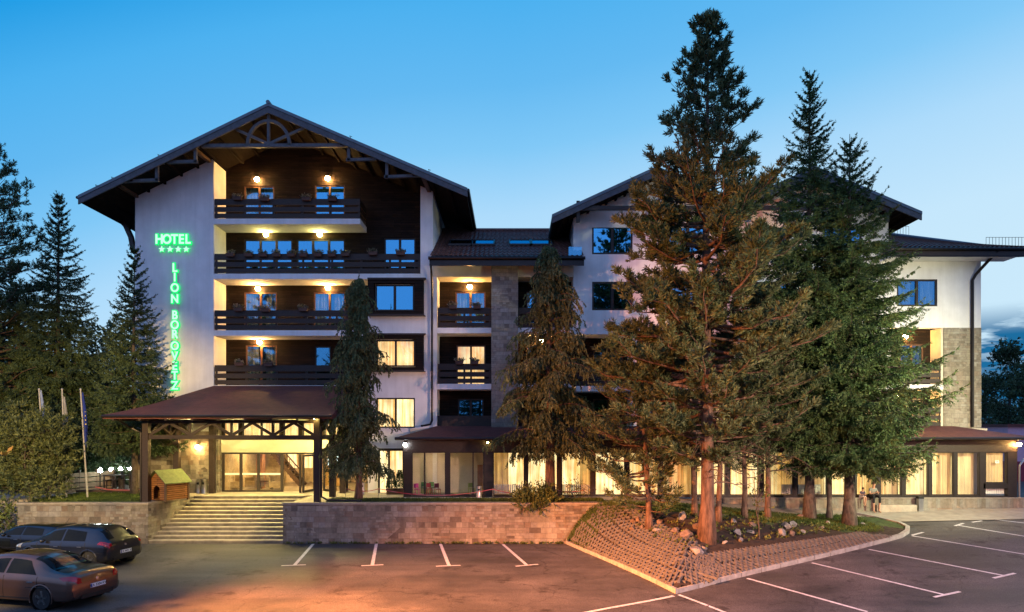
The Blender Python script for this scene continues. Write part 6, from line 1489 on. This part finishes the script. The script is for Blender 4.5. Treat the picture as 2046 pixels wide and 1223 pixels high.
# armchairs and a low table in the lobby
M['uphol'] = pbr('beige_upholstery', (.30,.22,.14), .85, var=.2)
for px, yq, rz, l in ((466, 37.0, .6, 'beige armchair behind the left entrance pane'), (508, 37.4, -.5, 'beige armchair behind the second entrance pane'), (552, 37.2, .4, 'beige armchair at the foot of the lobby staircase')):
    t = thing('armchair', (PX(px, yq), yq, 0), l, 'armchair', 'armchairs in the lobby', rz=rz); MB_l(MB().box(-.3, .3, -.3, .3, .12, .42), 'seat', 'uphol', t); MB_l(MB().box(-.38, .38, .22, .36, .12, .85), 'backrest', 'uphol', t)
    for sx in (-1, 1): MB_l(MB().box(sx*.31, sx*.4, -.3, .215, .1, .62), 'armrest', 'uphol', t)
t = thing('coffee_table', (PX(530, 37.1), 37.1, 0), 'low dark coffee table between the lobby armchairs', 'table'); MB_l(MB().box(-.4, .4, -.25, .25, .42, .46), 'table_top', 'wood_mid', t)
for sx in (-1, 1): MB_l(MB().box(sx*.34-.03, sx*.34+.03, -.2, .2, 0, .42), 'leg', 'wood_mid', t)
# playroom furniture seen through the veranda glass
M['pink'] = pbr('pink_plastic', (.75,.05,.35), .4, var=.05); M['redp'] = pbr('red_plastic', (.35,.02,.02), .4, var=.05); M['greenp'] = pbr('green_plastic', (.08,.25,.04), .4, var=.05); M['limep'] = pbr('lime_plastic', (.3,.38,.04), .4, var=.05)
GPk = 'small chairs in the playroom'
for px, yq, mm, l in ((833, 33.6, 'pink', 'small pink child chair behind the left veranda glass'), (858, 33.9, 'redp', 'small red child chair behind the glass, beside the green ones'), (874, 33.7, 'redp', 'small red child chair nearest the dark veranda post'), (848, 34.5, 'greenp', 'small green child chair at the back of the playroom'), (864, 34.6, 'greenp', 'second small green child chair at the back of the playroom'), (942, 34.0, 'limep', 'small lime child chair beside the orange door')): chair((PX(px, yq), yq, .02), .5, l, mm, .62, GPk)
# radiators behind the veranda curtains
for px, l in ((1022, 'white ribbed radiator under the window left of the broad thuja'), (1150, 'white ribbed radiator right of the broad thuja'), (1600, 'white ribbed radiator between the spruce trunks'), (1990, 'white ribbed radiator under the rightmost veranda window')):
    w = .95 if px != 1990 else .8; y = YP+.30; t = thing('radiator', (PX(px, y), y, .06), l, 'radiator', 'radiators behind the veranda glass'); mb = MB(); n = int(w*2/.085)
    for k in range(n): x = -w+2*w*(k+.5)/n; mb.box(x-.03, x+.03, -.04, .04, .06, .52 if px != 1990 else .36)
    mb.box(-w, w, -.02, .02, .1, .14); MB_l(mb, 'ribs', 'white_paint', t)
t = thing('notice', (PX(1992, YP+.06), YP+.05, PZ(923, YP)), 'small white paper notice stuck on the rightmost veranda window', 'notice'); MB_l(MB().box(-.09, .09, -.004, 0, -.065, .065), 'paper', 'white_paint', t); MB_l(MB().box(-.06, .02, -.006, -.0045, -.02, .005).box(-.02, .06, -.006, -.0045, .0, .02), 'print', 'black', t)
# rocks on the mound
def rock(px, py, s, label, seed, m):
    import bmesh
    rr = np.random.default_rng(seed); q = ih(px, py); me = bpy.data.meshes.new('rock'); bm = bmesh.new(); bmesh.ops.create_icosphere(bm, subdivisions=2, radius=1)
    pl_ = [(unit(rr.normal(size=3)), rr.uniform(.42, .8)) for _ in range(11)]
    for v in bm.verts:
        d = np.array(v.co)
        for n_, h in pl_:
            k = d@n_
            if k > h: d = d-n_*(k-h)
        d = d*np.array((s*1.15, s*.9, s*.78)); v.co = d+rr.normal(0, .03*s, 3)
    bm.to_mesh(me); bm.free(); me.materials.append(M[m]); o = bpy.data.objects.new('rock', me); COL.objects.link(o); o.location = (q.x, q.y, q.z+s*.35); o.rotation_euler = (rr.uniform(-.4,.4), rr.uniform(-.4,.4), rr.uniform(0,6)); WL[o.name] = Vector(q); tag(o, label, 'rock', 'rocks on the island mound')
M['rock'] = pbr('pale_limestone_rock', (.25,.23,.21), .9, var=.5, scale=5, bump=.8); M['rock2'] = pbr('brown_rock', (.19,.135,.10), .9, var=.5, scale=5, bump=.8)
RK = [(1392,1108,.30,'rock','large pale boulder alone at the front corner of the mound'),(1407,1098,.13,'rock','small grey stone beside the front corner boulder'),(1372,1072,.27,'rock2','blunt boulder with a grey face just left of the big pine trunk'),(1393,1056,.20,'rock2','orange lit stone touching the left side of the big pine trunk'),(1350,1063,.22,'rock2','brown stone left of the blunt grey faced boulder'),
      (1312,1062,.18,'rock','pale stone right of the leaning pine stem'),(1316,1046,.20,'rock2','upright stone just behind the leaning pine stem'),(1284,1056,.16,'rock2','rounded stone left of the leaning pine stem'),(1263,1060,.16,'rock2','stone at the upper edge of the lattice slope'),(1275,1042,.18,'rock2','pointed stone under the low bushy pine'),(1266,1044,.13,'rock2','leftmost small stone under the low bushy pine'),(1363,1038,.28,'rock','long flat stone on the grass edge left of the big pine'),
      (1448,1034,.14,'rock2','small stone right behind the big pine trunk'),(1465,1044,.16,'rock','stone between the big pine and the slim stems'),(1475,1070,.22,'rock','white upright rock among weeds right of the big pine'),(1480,1083,.16,'rock','low white rock in front of the weeds'),(1447,1087,.12,'rock','little pale stone at the foot of the big pine'),(1503,1052,.16,'rock2','brown stone by the sapling'),(1500,1066,.18,'rock','dark grey rock left of the sapling'),
      (1571,1056,.26,'rock','large white rock at the top of the right rock group'),(1585,1052,.22,'rock','rounded grey rock at the right of the rock group'),(1562,1070,.24,'rock','white block at the front left of the right rock group'),(1580,1070,.17,'rock2','brown rock in the middle of the right rock group'),(1603,1066,.14,'rock','small pale rock at the right front of the rock group'),(1597,1035,.18,'rock2','reddish stone left of the tall spruce trunk'),(1655,1049,.16,'rock','pale stone near the thin dark spruce stem'),(1640,1058,.15,'rock2','small brown stone in front of the spruces'),(1722,1050,.15,'rock','lone pale stone right of the broad spruce trunk'),(1532,1040,.12,'rock2','small stone behind the sapling')]
for k, (px, py, s, m, l) in enumerate(RK): rock(px, py, s, l, 200+k, m)
# pink building beyond the right end
M['pinkwall'] = pbr('pink_plaster', (.50,.34,.44), .9, var=.1); M['redwall'] = pbr('dark_red_wall', (.20,.03,.05), .85, var=.2)
t = thing('pink_building', (34, 46, -1), 'small flat roofed pink building beyond the right end of the veranda', 'building')
xq = PX(2014, 46); MB().box(xq, xq+9, 46, 52, PZ(922, 46), PZ(853, 46)).build('wall', M['pinkwall'], t); MB().box(xq-.004, xq+9, 45.99, 52, -2, PZ(922, 46)-.002).build('base_wall', M['redwall'], t); MB().box(xq-.15, xq+9.1, 45.8, 52, PZ(853, 46)+.002, PZ(849, 46)+.05).build('roof', M['canopy_roof'], t)
mb = MB().tube([P(2046, 918, 33.4), P(2037, 930, 33.2), P(2037, 1000, 33.2)], .05); part(mb, 'downpipe', 'metal')

# ---------------------------------------------------------------- people on the plinth
M['skin'] = pbr('skin', (.50,.27,.17), .6, var=.06); M['hair'] = pbr('brown_hair', (.05,.028,.018), .7, var=.3); M['shirt'] = pbr('grey_green_shirt', (.22,.22,.18), .85, var=.3); M['white_top'] = pbr('white_shirt', (.62,.58,.54), .85, var=.1); M['capri'] = pbr('black_trousers', (.010,.010,.012), .85, var=.3); M['purple'] = pbr('dark_violet_top', (.07,.045,.075), .85, var=.3); M['shorts'] = pbr('pale_shorts', (.60,.50,.45), .85, var=.1)
def skin(name, pts, edges, m, parent, root=0, sub=1):
    me = bpy.data.meshes.new(name); me.from_pydata([p[:3] for p in pts], edges, []); o = bpy.data.objects.new('tmp', me); COL.objects.link(o)
    o.modifiers.new('s', 'SKIN'); sv = me.skin_vertices[0].data
    for i, p in enumerate(pts): r = p[3]; sv[i].radius = (r, p[4] if len(p) > 4 else r); sv[i].use_root = (i == root)
    sb = o.modifiers.new('b', 'SUBSURF'); sb.levels = sub; sb.render_levels = sub
    dg = bpy.context.evaluated_depsgraph_get(); m2 = bpy.data.meshes.new_from_object(o.evaluated_get(dg)); bpy.data.objects.remove(o); m2.materials.clear(); m2.materials.append(M[m]); m2.polygons.foreach_set('use_smooth', [True]*len(m2.polygons))
    r = bpy.data.objects.new(name, m2); COL.objects.link(r); r.parent = parent; WL[r.name] = WL[parent.name]; return r
def person(loc, label, s, top, bottom, rz, spread, lean, feet_z, long_legs):
    """seated figure; local -y faces out from the plinth, origin on the seat"""
    t = thing('person', loc, label, 'person', rz=rz); k = s
    hip = (0, 0, .10*k); ch = (0, -lean*.6*k, .40*k); nk = (0, -lean*k, .56*k); hd = (0, -(lean+.05)*k, .68*k)
    pts = [(*hip, .13*k, .10*k), (0, -lean*.3*k, .24*k, .125*k, .095*k), (*ch, .15*k, .10*k), (*nk, .05*k), (0, hd[1], .66*k, .062*k), (0, hd[1]-.01*k, .74*k, .075*k), (0, hd[1], .80*k, .05*k)]; ed = [(0,1),(1,2),(2,3),(3,4),(4,5),(5,6)]
    L = []; A_ = []
    for sx in (-1, 1):
        i = len(pts); kn_ = (sx*spread*k, -.40*k, .11*k); an = (sx*(spread-.02)*k, -.38*k, feet_z+.07*k)
        pts += [(sx*.09*k, -.04*k, .09*k, .085*k), (*kn_, .06*k), (kn_[0], kn_[1]+.01*k, (kn_[2]+an[2])/2+.03*k, .052*k), (*an, .034*k), (an[0], an[1]-.07*k, feet_z+.03*k, .033*k), (an[0]+sx*.01, an[1]-.15*k, feet_z+.022*k, .024*k)]
        ed += [(0, i), (i, i+1), (i+1, i+2), (i+2, i+3), (i+3, i+4), (i+4, i+5)]; L.append((pts[i], pts[i+1], pts[i+2], pts[i+3]))
        j = len(pts); el = (sx*.23*k, ch[1]-.10*k, .22*k); wr_ = (sx*.07*k, ch[1]-.30*k, .30*k)
        pts += [(sx*.17*k, ch[1]-.0*k, .47*k, .05*k), (*el, .040*k), (*wr_, .026*k), (wr_[0]-sx*.02*k, wr_[1]-.05*k, wr_[2]+.02*k, .030*k)]; ed += [(2, j), (j, j+1), (j+1, j+2), (j+2, j+3)]; A_.append((pts[j], pts[j+1], pts[j+2]))
        for f in range(4):
            q = len(pts); fx = wr_[0]-sx*.02*k+(f-1.5)*.016*k; pts += [(fx, wr_[1]-.09*k, wr_[2]+.03*k, .0085*k), (fx, wr_[1]-(.115+.006*(f in (1, 2)))*k, wr_[2]+.008*k, .007*k)]; ed += [(j+3, q), (q, q+1)]
        q = len(pts); pts += [(wr_[0]-sx*.055*k, wr_[1]-.055*k, wr_[2]+.045*k, .009*k)]; ed += [(j+3, q)]
    body = skin('body', pts, ed, 'skin', t)
    skin('shirt', [(*hip, .145*k, .115*k), (0, -lean*.3*k, .24*k, .14*k, .11*k), (*ch, .165*k, .115*k), (0, nk[1], .52*k, .075*k)]+[p for a in A_ for p in ((a[0][0], a[0][1], a[0][2], .062*k), (a[0][0]*.4+a[1][0]*.6, a[0][1]*.4+a[1][1]*.6, a[0][2]*.4+a[1][2]*.6, .054*k))], [(0,1),(1,2),(2,3),(2,4),(4,5),(2,6),(6,7)], top, t)
    tp = [(0, 0, .09*k, .15*k, .12*k)]; te = []
    for l in L:
        i = len(tp); tp += [(l[0][0], l[0][1], l[0][2], .10*k), (l[1][0], l[1][1], l[1][2], .075*k)]; te += [(0, i), (i, i+1)]
        if long_legs: tp += [(l[2][0], l[2][1], l[2][2]-.03*k, .066*k)]; te += [(i+1, i+2)]
    skin('trousers', tp, te, bottom, t)
    hy = hd[1]; mb = MB(); mb.ball((0, hy+.025*k, .765*k), .098*k, sc=(.95,1.0,1.0)); hr = MB_l(mb, 'hair', 'hair', t); mb = MB()
    mb.ball((0, hy-.075*k, .715*k), .014*k)
    for sx in (-1, 1): mb.ball((sx*.072*k, hy+.0*k, .72*k), .018*k, sc=(.5,1,1.3))
    MB_l(mb, 'face_features', 'skin', t); return t
sy = YP-.20; zs = -.02
pz = yardz(PX(1740, 32.3), 32.3)+.01
person((PX(1742, sy), sy, zs), 'adult in black cropped trousers and a grey green top sitting on the plinth', .92, 'shirt', 'capri', .12, .17, .14, pz-zs, True)
person((PX(1722, sy), sy, zs), 'child in a dark violet top and pale shorts sitting beside the adult on the plinth', .60, 'purple', 'shorts', .1, .08, .12, -.36, False)
